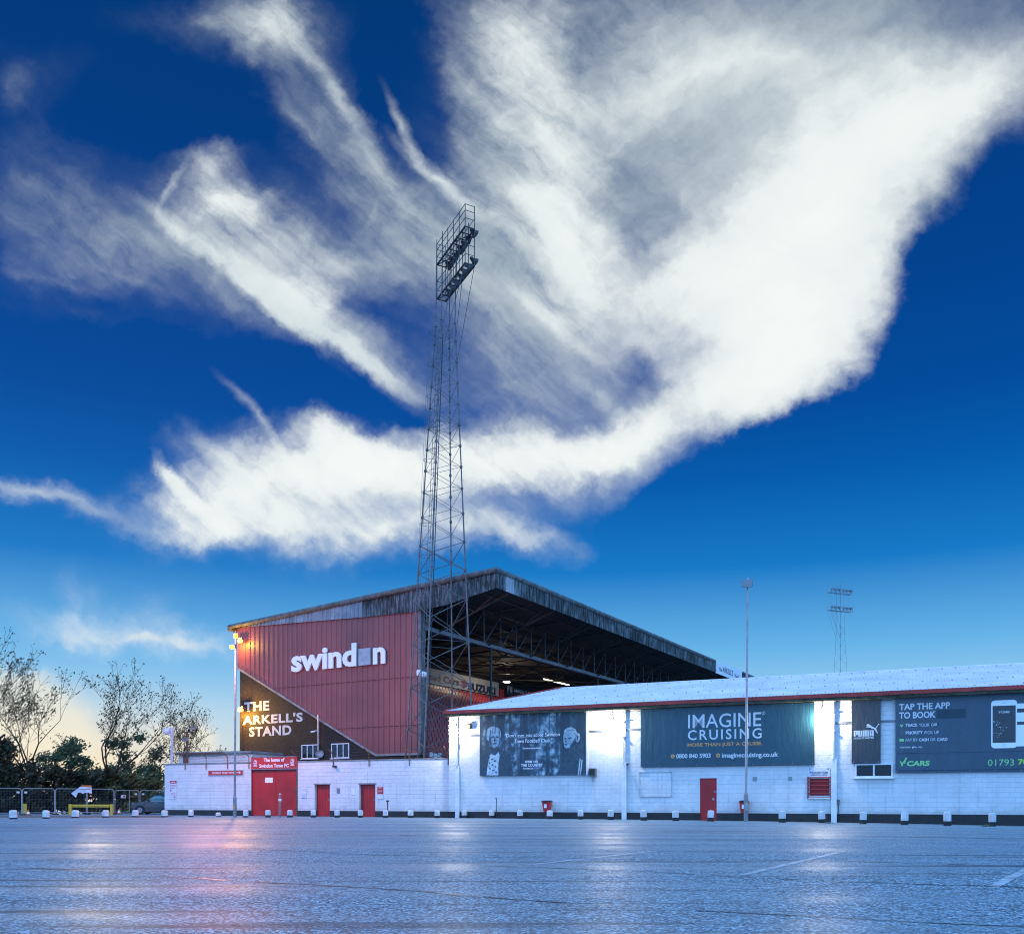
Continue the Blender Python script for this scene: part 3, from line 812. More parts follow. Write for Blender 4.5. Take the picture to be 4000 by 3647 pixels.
for a, b, sag in (((2448, 2778), (2600, 2752), .12), ((2600, 2752), (2760, 2749), .05), ((3440, 2735), (3500, 2729), .03)):
    (x0, z0), (x1, z1) = W_.hit(*a), W_.hit(*b)
    mb.path([(x0 + (x1 - x0) * t / 6, -.06, z0 + (z1 - z0) * t / 6 - sag * (1 - (t / 3 - 1) ** 2)) for t in range(7)], .014, 4)
mb.build('cable', M['black'], wb, fix=False)
M['dull_white'] = paint('dull white timber', (.40, .40, .40), .7, .2, 4)
ht = rect(W_, 2501, 2622, 3016, 3109)
mb = MB(); mb.box(ht[0], ht[1], -.03, -.003, ht[2], ht[3]); hb = mb.build('boarded_hatch', M['white_block'], wb)
mb = MB(); mb.box(ht[0] - .06, ht[1] + .04, -.07, -.003, ht[3] + .002, ht[3] + .05); mb.box(ht[0] - .05, ht[0] - .002, -.04, -.003, ht[2], ht[3]); mb.box(ht[1] + .002, ht[1] + .04, -.04, -.003, ht[2], ht[3]); mb.box(ht[0] - .05, ht[1] + .04, -.04, -.003, ht[2] - .04, ht[2] - .002); mb.build('frame', M['dull_white'], hb)
for q in ((2940, 2956, 3033, 3049), (3078.6, 3094, 3032, 3048)):
    v_ = rect(W_, *q); mb = MB()
    mb.box(v_[0], v_[1], -.015, -.002, v_[2], v_[3])
    for i in range(4):
        z = v_[2] + (v_[3] - v_[2]) * (i + .3) / 4; mb.box(v_[0] + .02, v_[1] - .02, -.03, -.0152, z, z + .02)
    mb.build('air_brick', M['steel_pale'], wb)
# ticket window with red grille
mb = MB(); mb.box(grl[0], grl[1], .12, .14, grl[2], grl[3]); gw = mb.build('ticket_window', M['red_door'], wb)
mb = MB(); z0, z1 = grl[2] - .08, grl[3] + .06
for i in range(6):
    z = z0 + (z1 - z0) * i / 5; mb.box(grl[0] - .08, grl[1] + .08, -.07, -.03, z - .02, z + .02)
for x in (grl[0] - .09, grl[1] + .05): mb.box(x, x + .05, -.1, -.072, z0 - .06, z1 + .03); mb.box(x, x + .05, -.03, -.002, z0, z1)
mb.build('grille', M['red_trim'], gw)
mb = MB(); mb.box(grl[0] - .1, grl[1] + .1, -.09, -.002, grl[2] - .16, grl[2] - .09); mb.build('sill', M['white_paint'], gw)
wn = window(wb, W_, 3340, 3488, 2982, 3036, (.5,), fr=.07)
mb = MB(); mb.box(win[0], win[1], .06, .08, win[2], win[3]); mb.build('pane', M['window_glass'], wn)
mb = MB(); mb.box(bL + .35, bR, 15.9, 16.1, 0, EAVE - .1); mb.box(bL + .35, bR, .35, 15.85, EAVE - .2, EAVE - .12); mb.build('ceiling', M['concrete'], wb)

# ------------------------------------------------------------------ boundary wall, gate
BY = .35                                      # the wall stands a little behind the building's face
def bh(x, y): return W_.hit(x, y, BY)
wl, g0, g1, wr = bh(643, 3000)[0], bh(981, 3000)[0], bh(1163, 3000)[0], bL + .3
TOPW = 3.36
d1 = rect(W_, 1229, 1288.5, 3063, 3191, BY); d2 = rect(W_, 1403, 1466, 3062, 3191, BY)
bw = thing('boundary_wall', 'white painted boundary wall with two red doors and barbed wire', 'wall', W_, ((g1 + wr) / 2, BY, 0))
holes_wall(g1, wr, PZ, TOPW, BY, BY + .35, [(d[0], d[1], PZ, d[3]) for d in (d1, d2)]).build('wall', M['white_block'], bw)
mb = MB(); xq = [g1, d1[0], d1[1], d2[0], d2[1], wr]
for a, b in zip(xq[::2], xq[1::2]): mb.box(a, b, BY - .02, BY + .34, -.3, PZ - .002)
mb.build('plinth', M['plinth'], bw)
mb = MB(); mb.box(g1, wr, BY - .04, BY + .39, TOPW + .002, TOPW + .07); mb.build('coping', M['concrete'], bw)
for d in (d1, d2):
    mb = MB(); k = 5; wdt = (d[1] - d[0] - .04) / k
    for i in range(k): mb.box(d[0] + .02 + i * wdt, d[0] + .012 + (i + 1) * wdt, BY + .2, BY + .26, .02, d[3] - .02)
    mb.box(d[0] + .02, d[1] - .02, BY + .262, BY + .28, .02, d[3] - .02)
    o = mb.build('door', M['red_door'], bw)
    mb = MB(); mb.box(d[1] - .22, d[1] - .16, BY + .17, BY + .198, .95, 1.1); mb.build('handle', M['steel'], o)
    mb = MB(); mb.box(d[0] - .06, d[1] + .06, BY - .03, BY - .002, d[3] + .01, d[3] + .07); mb.build('lintel', M['concrete'], bw)
v_ = rect(W_, 1177, 1197, 3076, 3115, BY); mb = MB(); mb.box(v_[0], v_[1], BY - .03, BY - .002, v_[2], v_[3])
for i in range(8):
    z = v_[2] + (v_[3] - v_[2]) * (i + .4) / 8.5; mb.box(v_[0] + .04, v_[1] - .04, BY - .05, BY - .0302, z, z + .025)
mb.build('louvre', M['white_paint'], bw)
v_ = rect(W_, 1372, 1389, 3074, 3104, BY); mb = MB(); mb.box(v_[0], v_[1], BY - .02, BY - .002, v_[2], v_[3]); mb.build('blank_plate', M['white_paint'], bw)
v_ = rect(W_, 1316, 1327, 3077, 3097, BY); mb = MB(); mb.box(v_[0], v_[1], BY - .03, BY - .002, v_[2], v_[3]); mb.build('meter_plate', M['steel'], bw)
def wire_arm(T, px, lean=-1):
    s = bh(px, 2980)[0]
    m = MB(); m.tube((s, BY - .05, TOPW - .35), (s, BY - .05, TOPW + .42), .03, n=5); m.tube((s, BY - .05, TOPW + .42), (s + lean * .18, BY - .3, TOPW + .72), .03, n=5)
    m.build('wire_arm', M['rust'], T)
    return s, lean
def barbed(T, arms):
    m = MB()
    for k in range(4):
        t = k / 3
        P = [(s + l * .18 * t, BY - .05 - .25 * t, TOPW + .2 + .5 * t) for s, l in arms]
        for a, b in zip(P, P[1:]):
            mid = [(a[i] + b[i]) / 2 for i in range(3)]; mid[2] -= .05
            m.tube(a, mid, .007, n=3); m.tube(mid, b, .007, n=3)
            n_ = int((b[0] - a[0]) / .25)
            for i in range(1, n_):
                u = i / n_; q = Vector(a).lerp(Vector(b), u); q.z -= .05 * (1 - abs(2 * u - 1))
                m.tube((q.x - .03, q.y, q.z - .03), (q.x + .03, q.y, q.z + .03), .005, n=3)
    m.build('barbed_wire', M['steel_dark'], T, fix=False)
barbed(bw, [wire_arm(bw, 1157), wire_arm(bw, 1303), wire_arm(bw, 1443), wire_arm(bw, 1600), wire_arm(bw, 1752)])
# ticket office wall to the left of the gate
tw = thing('ticket_office_wall', 'plain white wall left of the red gate with a flat roof cabin behind', 'wall', W_, ((wl + g0) / 2, BY, 0))
mb = MB(); mb.box(wl, g0, BY, BY + .35, PZ, TOPW); mb.box(wl, wl + .35, BY + .352, BY + 6, -.2, TOPW); mb.build('wall', M['white_block'], tw)
mb = MB(); mb.box(wl - .02, g0, BY - .02, BY + .34, -.3, PZ - .002); mb.build('plinth', M['plinth'], tw)
mb = MB(); mb.box(wl - .04, g0, BY - .05, BY + .4, TOPW + .002, TOPW + .08); mb.build('coping', M['concrete'], tw)
barbed(tw, [wire_arm(tw, 725), wire_arm(tw, 807), wire_arm(tw, 890), wire_arm(tw, 974)])
# red gate
gt = thing('red_gate', 'tall plain red steel gate between the two white walls', 'gate', W_, ((g0 + g1) / 2, BY, 0))
gh = rect(W_, 983, 1160, 3003, 3190, BY + .08)
gm = (g0 * .48 + g1 * .52)
for a, b in ((g0 + .03, gm - .012), (gm + .012, g1 - .16)):
    mb = MB(); mb.box(a, b, BY + .08, BY + .14, .03, gh[3])
    o = mb.build('leaf', M['gate_red'], gt)
mb = MB(); mb.box(g1 - .12, g1 - .002, BY - .02, BY + .14, 0, TOPW + .15); mb.build('gate_post', M['brown'], gt)
mb = MB(); mb.box(g0 + .002, g0 + .028, BY + .02, BY + .14, 0, TOPW); mb.build('gate_post', M['brown'], gt)
mb = MB()
for z in (.4, 1.6, 2.6): mb.box(g1 - .3, g1 - .02, BY + .03, BY + .078, z, z + .08)
mb.build('hinge', M['rust'], gt)
v_ = rect(W_, *[rg(515, 0)[0], rg(720, 0)[0], rg(0, 652)[1], rg(0, 788)[1]], BY + .08)
pn = thing('paper_notice', 'blank white notice stuck on the red gate', 'notice', W_, ((v_[0] + v_[1]) / 2, BY + .07, v_[2]))
mb = MB(); mb.box(v_[0], v_[1], BY + .072, BY + .078, v_[2], v_[3]); mb.build('sheet', M['white_letter'], pn)
# name board over the gate
v_ = rect(W_, 981, 1160, 2957, 3001, BY - .05)
nb = thing('gate_name_board', 'red club name board with two crests above the red gate', 'sign', W_, ((v_[0] + v_[1]) / 2, BY - .05, v_[2]))
mb = MB(); mb.box(v_[0], v_[1], BY - .05, BY + .07, v_[2], v_[3] + .02); mb.build('panel', M['sign_red'], nb)
mb = MB(); mb.box(v_[0], v_[1], BY - .07, BY + .1, v_[3] + .022, v_[3] + .06); mb.box(v_[0], v_[1], BY - .07, BY + .06, v_[2] - .05, v_[2] - .002); mb.build('trim', M['steel'], nb)
mb = MB(); yy = BY - .054
photo_text(mb, W_, 'The home of', rg(477, 0)[0], rg(1028, 0)[0], rg(0, 130)[1], rg(0, 228)[1], yy, bold=.03)
photo_text(mb, W_, 'Swindon Town FC', rg(362, 0)[0], rg(1145, 0)[0], rg(0, 284)[1], rg(0, 383)[1], yy, bold=.03); mb.build('lettering', M['white_letter'], nb, fix=False)
M['crest_white'] = paint('crest silver', (.5, .52, .52), .5, .05, 3); M['crest_blue'] = paint('crest blue', (.08, .2, .4), .5, .05, 3)
for cx, cy in ((252, 262), (1237, 236)):
    s0, z0 = W_.hit(*rg(cx, cy), yy); k = .0023
    m = MB()
    m.face([(s0 + x * k * 1.0, yy, z0 + z * k) for x, z in ((-50, -70), (-58, -20), (-56, 40), (-50, 60), (-28, 72), (-20, 86), (20, 86), (28, 72), (50, 60), (56, 40), (58, -20), (50, -70), (0, -86))])
    o = m.build('crest', M['crest_white'], nb, fix=False)
    m = MB()
    m.face([(s0 + x * k, yy - .004, z0 + z * k) for x, z in ((-44, -2), (-2, -2), (-2, 44), (-44, 44))]); m.face([(s0 + x * k, yy - .004, z0 + z * k) for x, z in ((6, -60), (44, -50), (44, -12), (6, -12))])
    m.build('crest_quarter', M['sign_red'], o, fix=False)
    m = MB(); m.face([(s0 + x * k, yy - .004, z0 + z * k) for x, z in ((4, 12), (44, 42), (44, 26), (20, 2))]); m.face([(s0 + x * k, yy - .004, z0 + z * k) for x, z in ((-44, -50), (-4, -14), (-4, -28), (-30, -58))]); m.face([(s0 + x * k, yy - .004, z0 + z * k) for x, z in ((-26, 56), (26, 56), (22, 72), (-22, 72))])
    m.build('crest_band', M['crest_blue'], o, fix=False)
    m = MB(); m.face([(s0 + x * k, yy - .006, z0 + z * k) for x, z in ((-70, -82), (70, -82), (60, -98), (-60, -98))]); m.build('crest_scroll', M['crest_white'], o, fix=False)
# signs on the ticket office wall
def wall_sign(name, label, xa, xb, ya, yb_, mat, y, cat='sign', th=.04, border=None):
    v = rect(W_, xa, xb, ya, yb_, y)
    T = thing(name, label, cat, W_, ((v[0] + v[1]) / 2, y, v[2]))
    m = MB(); m.box(v[0], v[1], y - th, y - .003, v[2], v[3]); m.build('panel', mat, T)
    if border:
        w = border; m = MB()
        m.box(v[0] - w, v[1] + w, y - th - .01, y - .003, v[3] + .001, v[3] + w); m.box(v[0] - w, v[1] + w, y - th - .01, y - .003, v[2] - w, v[2] - .001)
        m.box(v[0] - w, v[0] - .001, y - th - .01, y - .003, v[2], v[3]); m.box(v[1] + .001, v[1] + w, y - th - .01, y - .003, v[2], v[3]); m.build('frame', M['steel_pale'], T)
    return T, y - th - .004, v
T, y, v = wall_sign('ticket_office_sign', 'narrow red advance ticket office sign with white arrow', rl(812, 0)[0], rl(1420, 0)[0], rl(0, 962)[1], rl(0, 1036)[1], M['sign_red'], BY, border=.03)
mb = MB(); photo_text(mb, W_, 'ADVANCE TICKET OFFICE', rl(862, 0)[0], rl(1292, 0)[0], rl(0, 980)[1], rl(0, 1017)[1], y, bold=.012)
s0, z0 = W_.hit(*rl(1305, 993), y); s1 = W_.hit(*rl(1380, 993), y)[0]
mb.box(s0, s1 - .1, y, y + .002, z0 - .018, z0 + .018); mb.face([(s1 - .16, y, z0 - .1), (s1, y, z0), (s1 - .16, y, z0 + .1), (s1 - .11, y, z0)]); mb.build('lettering', M['white_letter'], T, fix=False)
M['sign_white'] = paint('white sign sheet', (.56, .54, .58), .5, .04, 2)
T, y, v = wall_sign('reception_sign', 'small white direction sign with red heading and two arrows', rl(106, 0)[0], rl(224, 0)[0], rl(0, 1138)[1], rl(0, 1472)[1], M['sign_white'], BY)
h_ = rect(W_, rl(106, 0)[0], rl(224, 0)[0], rl(0, 1138)[1], rl(0, 1186)[1], y)
m = MB(); m.box(h_[0], h_[1], y - .004, y + .002, h_[2], h_[3]); m.build('heading', M['sign_red'], T)
mb = MB(); photo_text(mb, W_, 'swindon', rl(124, 0)[0], rl(206, 0)[0], rl(0, 1150)[1], rl(0, 1172)[1], y - .006, bold=.02); mb.build('lettering', M['white_letter'], T, fix=False)
mb = MB()
for body, xa, xb, ya, yb_ in (('Conferencing', 112, 212, 1210, 1234), ('& Hospitality', 112, 206, 1237, 1258), ('Reception', 112, 186, 1262, 1280), ('Main Club', 136, 208, 1358, 1376), ('Reception', 134, 208, 1382, 1402)):
    photo_text(mb, W_, body, rl(xa, 0)[0], rl(xb, 0)[0], rl(0, ya)[1], rl(0, yb_)[1], y, bold=.01)
for xa, xb, yc in ((146, 113, 1312), (174, 206, 1434)):
    s0, z0 = W_.hit(*rl(xa, yc), y); s1 = W_.hit(*rl(xb, yc), y)[0]; d = .09 if s1 > s0 else -.09
    mb.box(s0, s1, y, y + .002, z0 - .015, z0 + .015); mb.face([(s1 - d, y, z0 + .09), (s1 - d * .55, y, z0 + .09), (s1 + d * .2, y, z0), (s1 - d * .55, y, z0 - .09), (s1 - d, y, z0 - .09), (s1 - d * .3, y, z0)])
mb.build('lettering', M['sign_red'], T, fix=False)
T, y, v = wall_sign('wall_notice', 'small red notice beside the right-hand red door', *[r2(1042, 0)[0], r2(1079, 0)[0], r2(0, 1525)[1], r2(0, 1575)[1]], M['sign_red'], BY, cat='notice')
mb = MB()
for i in range(3): add_text(mb, 'o o o o', v[0] + .05, v[1] - .05, v[2] + .12 + i * .22, v[2] + .22 + i * .22, y)
mb.build('pictograms', M['white_letter'], T, fix=False)
m = MB(); m.box(v[0], v[1], y, BY - .003, v[2] - .3, v[2] - .01); m.build('lower_panel', M['sign_white'], T)
T, y, v = wall_sign('ticket_sign', 'white pre-booked ticket sign above the red grille', r4(1693, 0)[0], r4(1889, 0)[0], r4(0, 890)[1], r4(0, 974)[1], M['sign_white'], 0)
mb = MB(); photo_text(mb, W_, 'Pre-booked ticket', r4(1708, 0)[0], r4(1870, 0)[0], r4(0, 919)[1], r4(0, 940)[1], y, bold=.015)
photo_text(mb, W_, 'collection point', r4(1717, 0)[0], r4(1862, 0)[0], r4(0, 942)[1], r4(0, 963)[1], y, bold=.015)
photo_text(mb, W_, 's', r4(1704, 0)[0], r4(1716, 0)[0], r4(0, 894)[1], r4(0, 906)[1], y, bold=.03); photo_text(mb, W_, 's', r4(1864, 0)[0], r4(1876, 0)[0], r4(0, 893)[1], r4(0, 905)[1], y, bold=.03); mb.build('lettering', M['ink_navy'], T, fix=False)

# ------------------------------------------------------------------ banners on the white building
def banner_mat(name, a, b_, scale=1.2, rough=.45):
    m, t, b = new_mat(name)
    tc = t.node('ShaderNodeTexCoord').outputs['Object']
    n = t.noise(tc, scale, 5, .6)
    t.put(b.inputs['Base Color'], t.mix(t.range(n, .3, .7), a, b_)); b.inputs['Roughness'].default_value = rough
    cr = t.noise(t.mapping(tc, rot=(0, R(35), 0), scale=(3, 1, .7)), 1.3, 4, .6)
    bn = t.node('ShaderNodeBump', {'Height': cr, 'Strength': .6, 'Distance': .06}); t.put(b.inputs['Normal'], bn.outputs[0])
    return m
M['navy'] = banner_mat('navy vinyl', (.007, .042, .060), (.010, .053, .074))
M['slate'] = banner_mat('slate blue vinyl', (.022, .048, .070), (.034, .062, .088))
M['charcoal'] = banner_mat('charcoal vinyl', (.022, .028, .032), (.032, .037, .040))
M['gold'] = paint('tan print', (.52, .24, .07), .5, .03, 2)
M['pale_blue'] = paint('pale blue print', (.46, .50, .52), .5, .03, 2)
M['green_print'] = paint('green print', (.20, .50, .17), .5, .03, 2)
M['bright_green'] = paint('bright green print', (.25, .55, .04), .5, .03, 2)
M['dark_patch'] = paint('dark patch', (.006, .028, .042), .4, .1, 3)
M['lilac_print'] = paint('lilac print', (.28, .16, .45), .5, .03, 2)
def forest_mat():
    """printed blurred woodland, blue monochrome"""
    m, t, b = new_mat('woodland print')
    tc = t.node('ShaderNodeTexCoord').outputs['Object']
    trunks = t.noise(t.mapping(tc, scale=(1.6, 1, .12)), 1.6, 2, .5)
    leaf = t.noise(tc, 2.2, 4, .62)
    k = t.math('MULTIPLY', t.range(leaf, .38, .72), t.range(trunks, .40, .56))
    t.put(b.inputs['Base Color'], t.ramp(k, [(0, (.006, .022, .036)), (.3, (.025, .07, .10)), (1, (.34, .46, .50))]))
    b.inputs['Roughness'].default_value = .5
    return m
M['woodland'] = forest_mat()
def banner(label, xa, xb, yta, ytb, yba, ybb, mat, y=-.09, th=.05, eyelets=10):
    """xa..xb; top and bottom heights at the two ends"""
    s0, zt0 = W_.hit(xa, yta, y); s1, zt1 = W_.hit(xb, ytb, y); zb0 = W_.hit(xa, yba, y)[1]; zb1 = W_.hit(xb, ybb, y)[1]
    z0, z1 = (zb0 + zb1) / 2, (zt0 + zt1) / 2
    T = thing('banner', label, 'banner', W_, ((s0 + s1) / 2, y, z0), 'vinyl banners on the white building')
    m = MB(); m.box(s0, s1, y - th, y + .02, z0, z1); m.build('sheet', mat, T, bevel=.01)
    m = MB()
    for i in range(eyelets):
        x = s0 + .08 + (s1 - s0 - .16) * i / (eyelets - 1)
        for z in (z0 + .06, z1 - .06): m.lathe([(.02, 0), (.02, .006)], (x, y - th - .001, z), 6, (0, -1, 0))
    m.build('eyelet', M['steel_pale'], T)
    m = MB(); m.box(s0, s1, y + .021, -.003, z1 - .1, z1 - .03); m.box(s0, s1, y + .021, -.003, z0 + .03, z0 + .1); m.build('batten', M['brown'], T)
    return T, y - th - .004, (s0, s1, z0, z1)
# cruise banner
T, y, v = banner('wide navy banner with cruise lettering and phone number', 2503.6, 3182, 2769.6, 2742, 2995.5, 2985, M['navy'])
mb = MB(); pt = lambda body, conv, xa, xb, ya, yb_, **k: photo_text(mb, W_, body, conv(xa, 0)[0], conv(xb, 0)[0], conv(0, ya)[1], conv(0, yb_)[1], y, **k)
pt('IMAGINE', r4, 645, 1284, 414, 536, bold=.004); pt('CRUISING', r4, 643, 1288, 552, 641, bold=.012, spacing=1.25)
pt('0800 840 5903', r4, 541, 842, 766, 806, bold=.025); pt('imaginecruising.co.uk', r4, 942, 1433, 756, 810, bold=.025)
pt('R', r4, 1299, 1310, 404, 420)
s0, z0 = W_.hit(*r4(1305, 412), y); rr = .085
for i in range(20):
    a0, a1 = 2 * math.pi * i / 20, 2 * math.pi * (i + 1) / 20
    mb.face([(s0 + math.cos(a) * q, y, z0 + math.sin(a) * q) for a, q in ((a0, rr - .016), (a0, rr), (a1, rr), (a1, rr - .016))])
mb.build('lettering', M['pale_blue'], T, fix=False)
mb = MB(); pt('MORE THAN JUST A CRUISE.', r4, 640, 1294, 668, 708, bold=.02)
for cx, cy in ((511, 790), (907, 782)):
    s0, z0 = W_.hit(*r4(cx, cy), y); mb.face([(s0 + .105 * math.cos(i * math.pi / 10), y, z0 + .105 * math.sin(i * math.pi / 10)) for i in range(20)])
mb.build('tan_lettering', M['gold'], T, fix=False)
mb = MB(); s0, z0 = W_.hit(*r4(511, 790), y)
mb.face([(s0 + x * .01, y - .004, z0 + z * .01) for x, z in ((-5, 4), (-2, 6), (-1, 3), (-2.5, 1.5), (1, -2.5), (3, -1.5), (6, -3), (4, -6), (0, -5), (-4, 0))])
s0, z0 = W_.hit(*r4(907, 782), y)
mb.face([(s0 + x * .01, y - .004, z0 + z * .01) for x, z in ((-3, 6), (-3, -4), (-.8, -2), (1, -6), (3, -5), (1, -1), (4, -1))]); mb.build('pictogram', M['navy'], T, fix=False)
# quotation banner with two printed people
T, y, v = banner('blue toned photo banner with two people and a quotation', 1875, 2290, 2794, 2776, 3029.4, 3026, M['woodland'])
m = MB(); m.box(v[1] + .005, v[1] + .1, -.13, -.02, v[2] - .02, v[3] + .05); m.build('edge_trim', M['white_paint'], T)
mb = MB()
pt('"Don\'t', rb, 502, 706, 468, 528, shear=.18, bold=.002); pt('ever', rb, 728, 846, 484, 526, shear=.18, bold=.002); pt('joke', rb, 862, 978, 466, 545, shear=.18, bold=.002); pt('about', rb, 1004, 1178, 458, 516, shear=.18, bold=.002); pt('Swindon', rb, 1200, 1462, 446, 512, shear=.18, bold=.002)
pt('Town', rb, 668, 834, 566, 630, shear=.18, bold=.002); pt('Football', rb, 856, 1112, 556, 622, shear=.18, bold=.002); pt('Club."', rb, 1136, 1336, 550, 616, shear=.18, bold=.002)
pt('Mucklowe Family Motto', rb, 818, 1136, 706, 742, shear=.2, bold=.02)
pt('THREE', rb, 988, 1084, 937, 976, bold=.015); pt('THIS COUNTRY', rb, 785, 1164, 992, 1042, bold=.015); pt('STREAMING ON', rb, 820, 1002, 1064, 1090, bold=.012)
for xa, xb, ya, yb_ in ((728, 846, 534, 540), (946, 1008, 659, 665)):
    q = rect(W_, rb(xa, 0)[0], rb(xb, 0)[0], rb(0, ya)[1], rb(0, yb_)[1], y); mb.box(q[0], q[1], y - .001, y + .002, q[2], q[3])
for xa in (862, 902, 942):
    q = rect(W_, rb(xa, 0)[0], rb(xa + 32, 0)[0], rb(0, 938)[1], rb(0, 977)[1], y); mb.box(q[0], q[1], y - .001, y + .002, q[2], q[3])
mb.build('lettering', M['white_letter'], T, fix=False)
mb = MB(); pt('iPlayer', rb, 1016, 1118, 1060, 1092, bold=.02); mb.build('lilac_lettering', M['lilac_print'], T, fix=False)
mb = MB(); y -= .004
for xa, ch in ((872, 'B'), (912, 'B'), (951, 'C')): pt(ch, rb, xa, xa + 13, 946, 969)
mb.build('block_letters', M['navy'], T, fix=False); y += .004
P_ = {k: paint('print ' + k, c, .5, .25, 6) for k, c in dict(skin=(.17, .27, .33), shade=(.022, .050, .072), hair=(.20, .29, .33), coat=(.022, .050, .070), cloth=(.36, .46, .50), dark=(.010, .026, .038)).items()}
def printed(name, pts, mat, layer):
    m = MB(); m.face([(lambda h: (h[0], y + .002 - .003 * layer, h[1]))(W_.hit(*rb(a, b), y)) for a, b in pts]); return m.build(name, P_[mat], T, fix=False)
# left figure: plain young adult in an open jacket
printed('printed_jacket', [(66, 1195), (66, 830), (110, 775), (200, 735), (240, 700), (390, 700), (450, 750), (545, 780), (600, 860), (650, 1195)], 'coat', 1)
printed('printed_shirt', [(180, 1195), (205, 1000), (235, 850), (262, 800), (330, 850), (392, 780), (412, 850), (390, 1000), (388, 1195)], 'cloth', 2)
printed('printed_skin', [(245, 690), (250, 820), (320, 850), (385, 800), (380, 690)], 'shade', 2)
printed('printed_skin', [(232, 470), (230, 590), (250, 660), (290, 708), (330, 716), (372, 690), (402, 610), (412, 520), (404, 440), (320, 400), (250, 420)], 'skin', 3)
printed('printed_hair', [(186, 560), (182, 470), (200, 390), (250, 348), (310, 338), (380, 358), (428, 410), (440, 480), (424, 545), (410, 500), (380, 470), (330, 492), (280, 480), (246, 505), (232, 560), (215, 600)], 'hair', 4)
for q in ([(262, 516), (315, 508), (316, 534), (266, 540)], [(348, 508), (398, 516), (394, 538), (350, 534)], [(286, 632), (368, 628), (352, 648), (298, 652)], [(326, 520), (344, 590), (318, 604), (306, 594)], [(232, 505), (262, 520), (258, 600), (292, 706), (252, 664), (230, 590)], [(250, 400), (262, 396), (252, 500), (236, 510)], [(330, 345), (342, 345), (336, 470), (322, 470)], [(392, 390), (402, 396), (420, 520), (408, 500)], [(296, 350), (304, 348), (284, 474), (274, 476)]): printed('printed_feature', q, 'shade', 5)
for i in range(9):
    cx, cy = 225 + (i * 53) % 150, 880 + i * 33
    printed('shirt_motif', [(cx + 24 * math.cos(k * 1.05 + i) * (1 if k % 2 else .45), cy + 24 * math.sin(k * 1.05 + i) * (1 if k % 2 else .45)) for k in range(6)][::-1], 'dark', 3)
printed('printed_pocket', [(440, 1110), (440, 960), (550, 950), (560, 1105)], 'shade', 2)
# right figure: plain adult in a dark striped track top, head turned
printed('printed_jacket', [(1405, 1190), (1450, 1110), (1550, 800), (1640, 740), (1760, 625), (1850, 700), (1900, 850), (1905, 1190)], 'coat', 1)
printed('printed_skin', [(1535, 440), (1525, 540), (1530, 620), (1545, 700), (1580, 725), (1640, 712), (1700, 660), (1740, 600), (1740, 500), (1680, 420), (1600, 410)], 'skin', 2)
printed('printed_hair', [(1535, 450), (1545, 400), (1600, 360), (1670, 352), (1740, 390), (1770, 450), (1815, 470), (1822, 540), (1800, 600), (1765, 625), (1745, 590), (1735, 520), (1690, 450), (1620, 425)], 'hair', 3)
for q in ([(1540, 540), (1582, 534), (1580, 558), (1545, 562)], [(1612, 534), (1672, 528), (1668, 554), (1616, 558)], [(1546, 648), (1602, 636), (1594, 668), (1552, 672)], [(1572, 550), (1556, 622), (1586, 620)], [(1640, 712), (1700, 660), (1742, 600), (1742, 520), (1700, 600), (1650, 670)], [(1560, 420), (1680, 390), (1740, 420), (1676, 402)], [(1700, 440), (1790, 520), (1770, 610), (1762, 520)]): printed('printed_feature', q, 'shade', 4)
for q in ([(1780, 1190), (1812, 902), (1830, 905), (1798, 1190)], [(1815, 1190), (1845, 920), (1862, 925), (1834, 1190)]): printed('sleeve_stripe', q, 'cloth', 2)
# sports brand banner
T, y, v = banner('narrow charcoal banner with leaping cat emblem', 3327, 3440, 2729, 2727, 2980.6, 2980, M['charcoal'], eyelets=3)
mb = MB()
def letter(rects):
    for xa, xb, ya, yb_ in rects:
        q = rect(W_, rm(xa, 0)[0], rm(xb, 0)[0], rm(0, ya)[1], rm(0, yb_)[1], y); mb.box(q[0], q[1], y - .001, y + .003, q[2], q[3])
letter([(235, 335, 815, 1180), (335.5, 470, 815, 850), (375, 475, 850.5, 1050), (335.5, 470, 1050.5, 1085)])
letter([(505, 612, 805, 1120), (648, 752, 805, 1120), (510, 748, 1120.5, 1165)])
letter([(785, 888, 830, 1160), (922, 1022, 830, 1160), (1060, 1162, 830, 1160), (795, 1155, 795, 829.5)])
letter([(1198, 1300, 820, 1145), (1338, 1445, 820, 1145), (1205, 1440, 785, 819.5), (1300.5, 1337.5, 1000, 1045)])
pt('FOREVER', rm, 238, 880, 1212, 1330, shear=.2); pt('FASTER', rm, 905, 1450, 1200, 1305, shear=.2, bold=.03)
mb.build('lettering', M['pale_blue'], T, fix=False)
m = MB(); m.face([(lambda h: (h[0], y, h[1]))(W_.hit(*rm(a, b), y)) for a, b in [(1000, 480), (1040, 425), (1080, 410), (1120, 415), (1180, 440), (1270, 500), (1380, 585), (1460, 625), (1540, 632), (1590, 600), (1640, 510), (1690, 440), (1750, 385), (1785, 390), (1788, 425), (1740, 465), (1690, 510), (1640, 610), (1590, 665),
    (1612, 740), (1620, 830), (1660, 870), (1690, 925), (1670, 990), (1630, 975), (1612, 910), (1540, 840), (1500, 770), (1450, 705), (1340, 690), (1250, 640), (1212, 612), (1170, 628), (1110, 620), (1050, 605), (1030, 622), (1000, 618), (992, 585), (1030, 560), (1090, 552), (1100, 535), (1020, 525)]][::-1])
m.build('emblem', M['pale_blue'], T, fix=False)
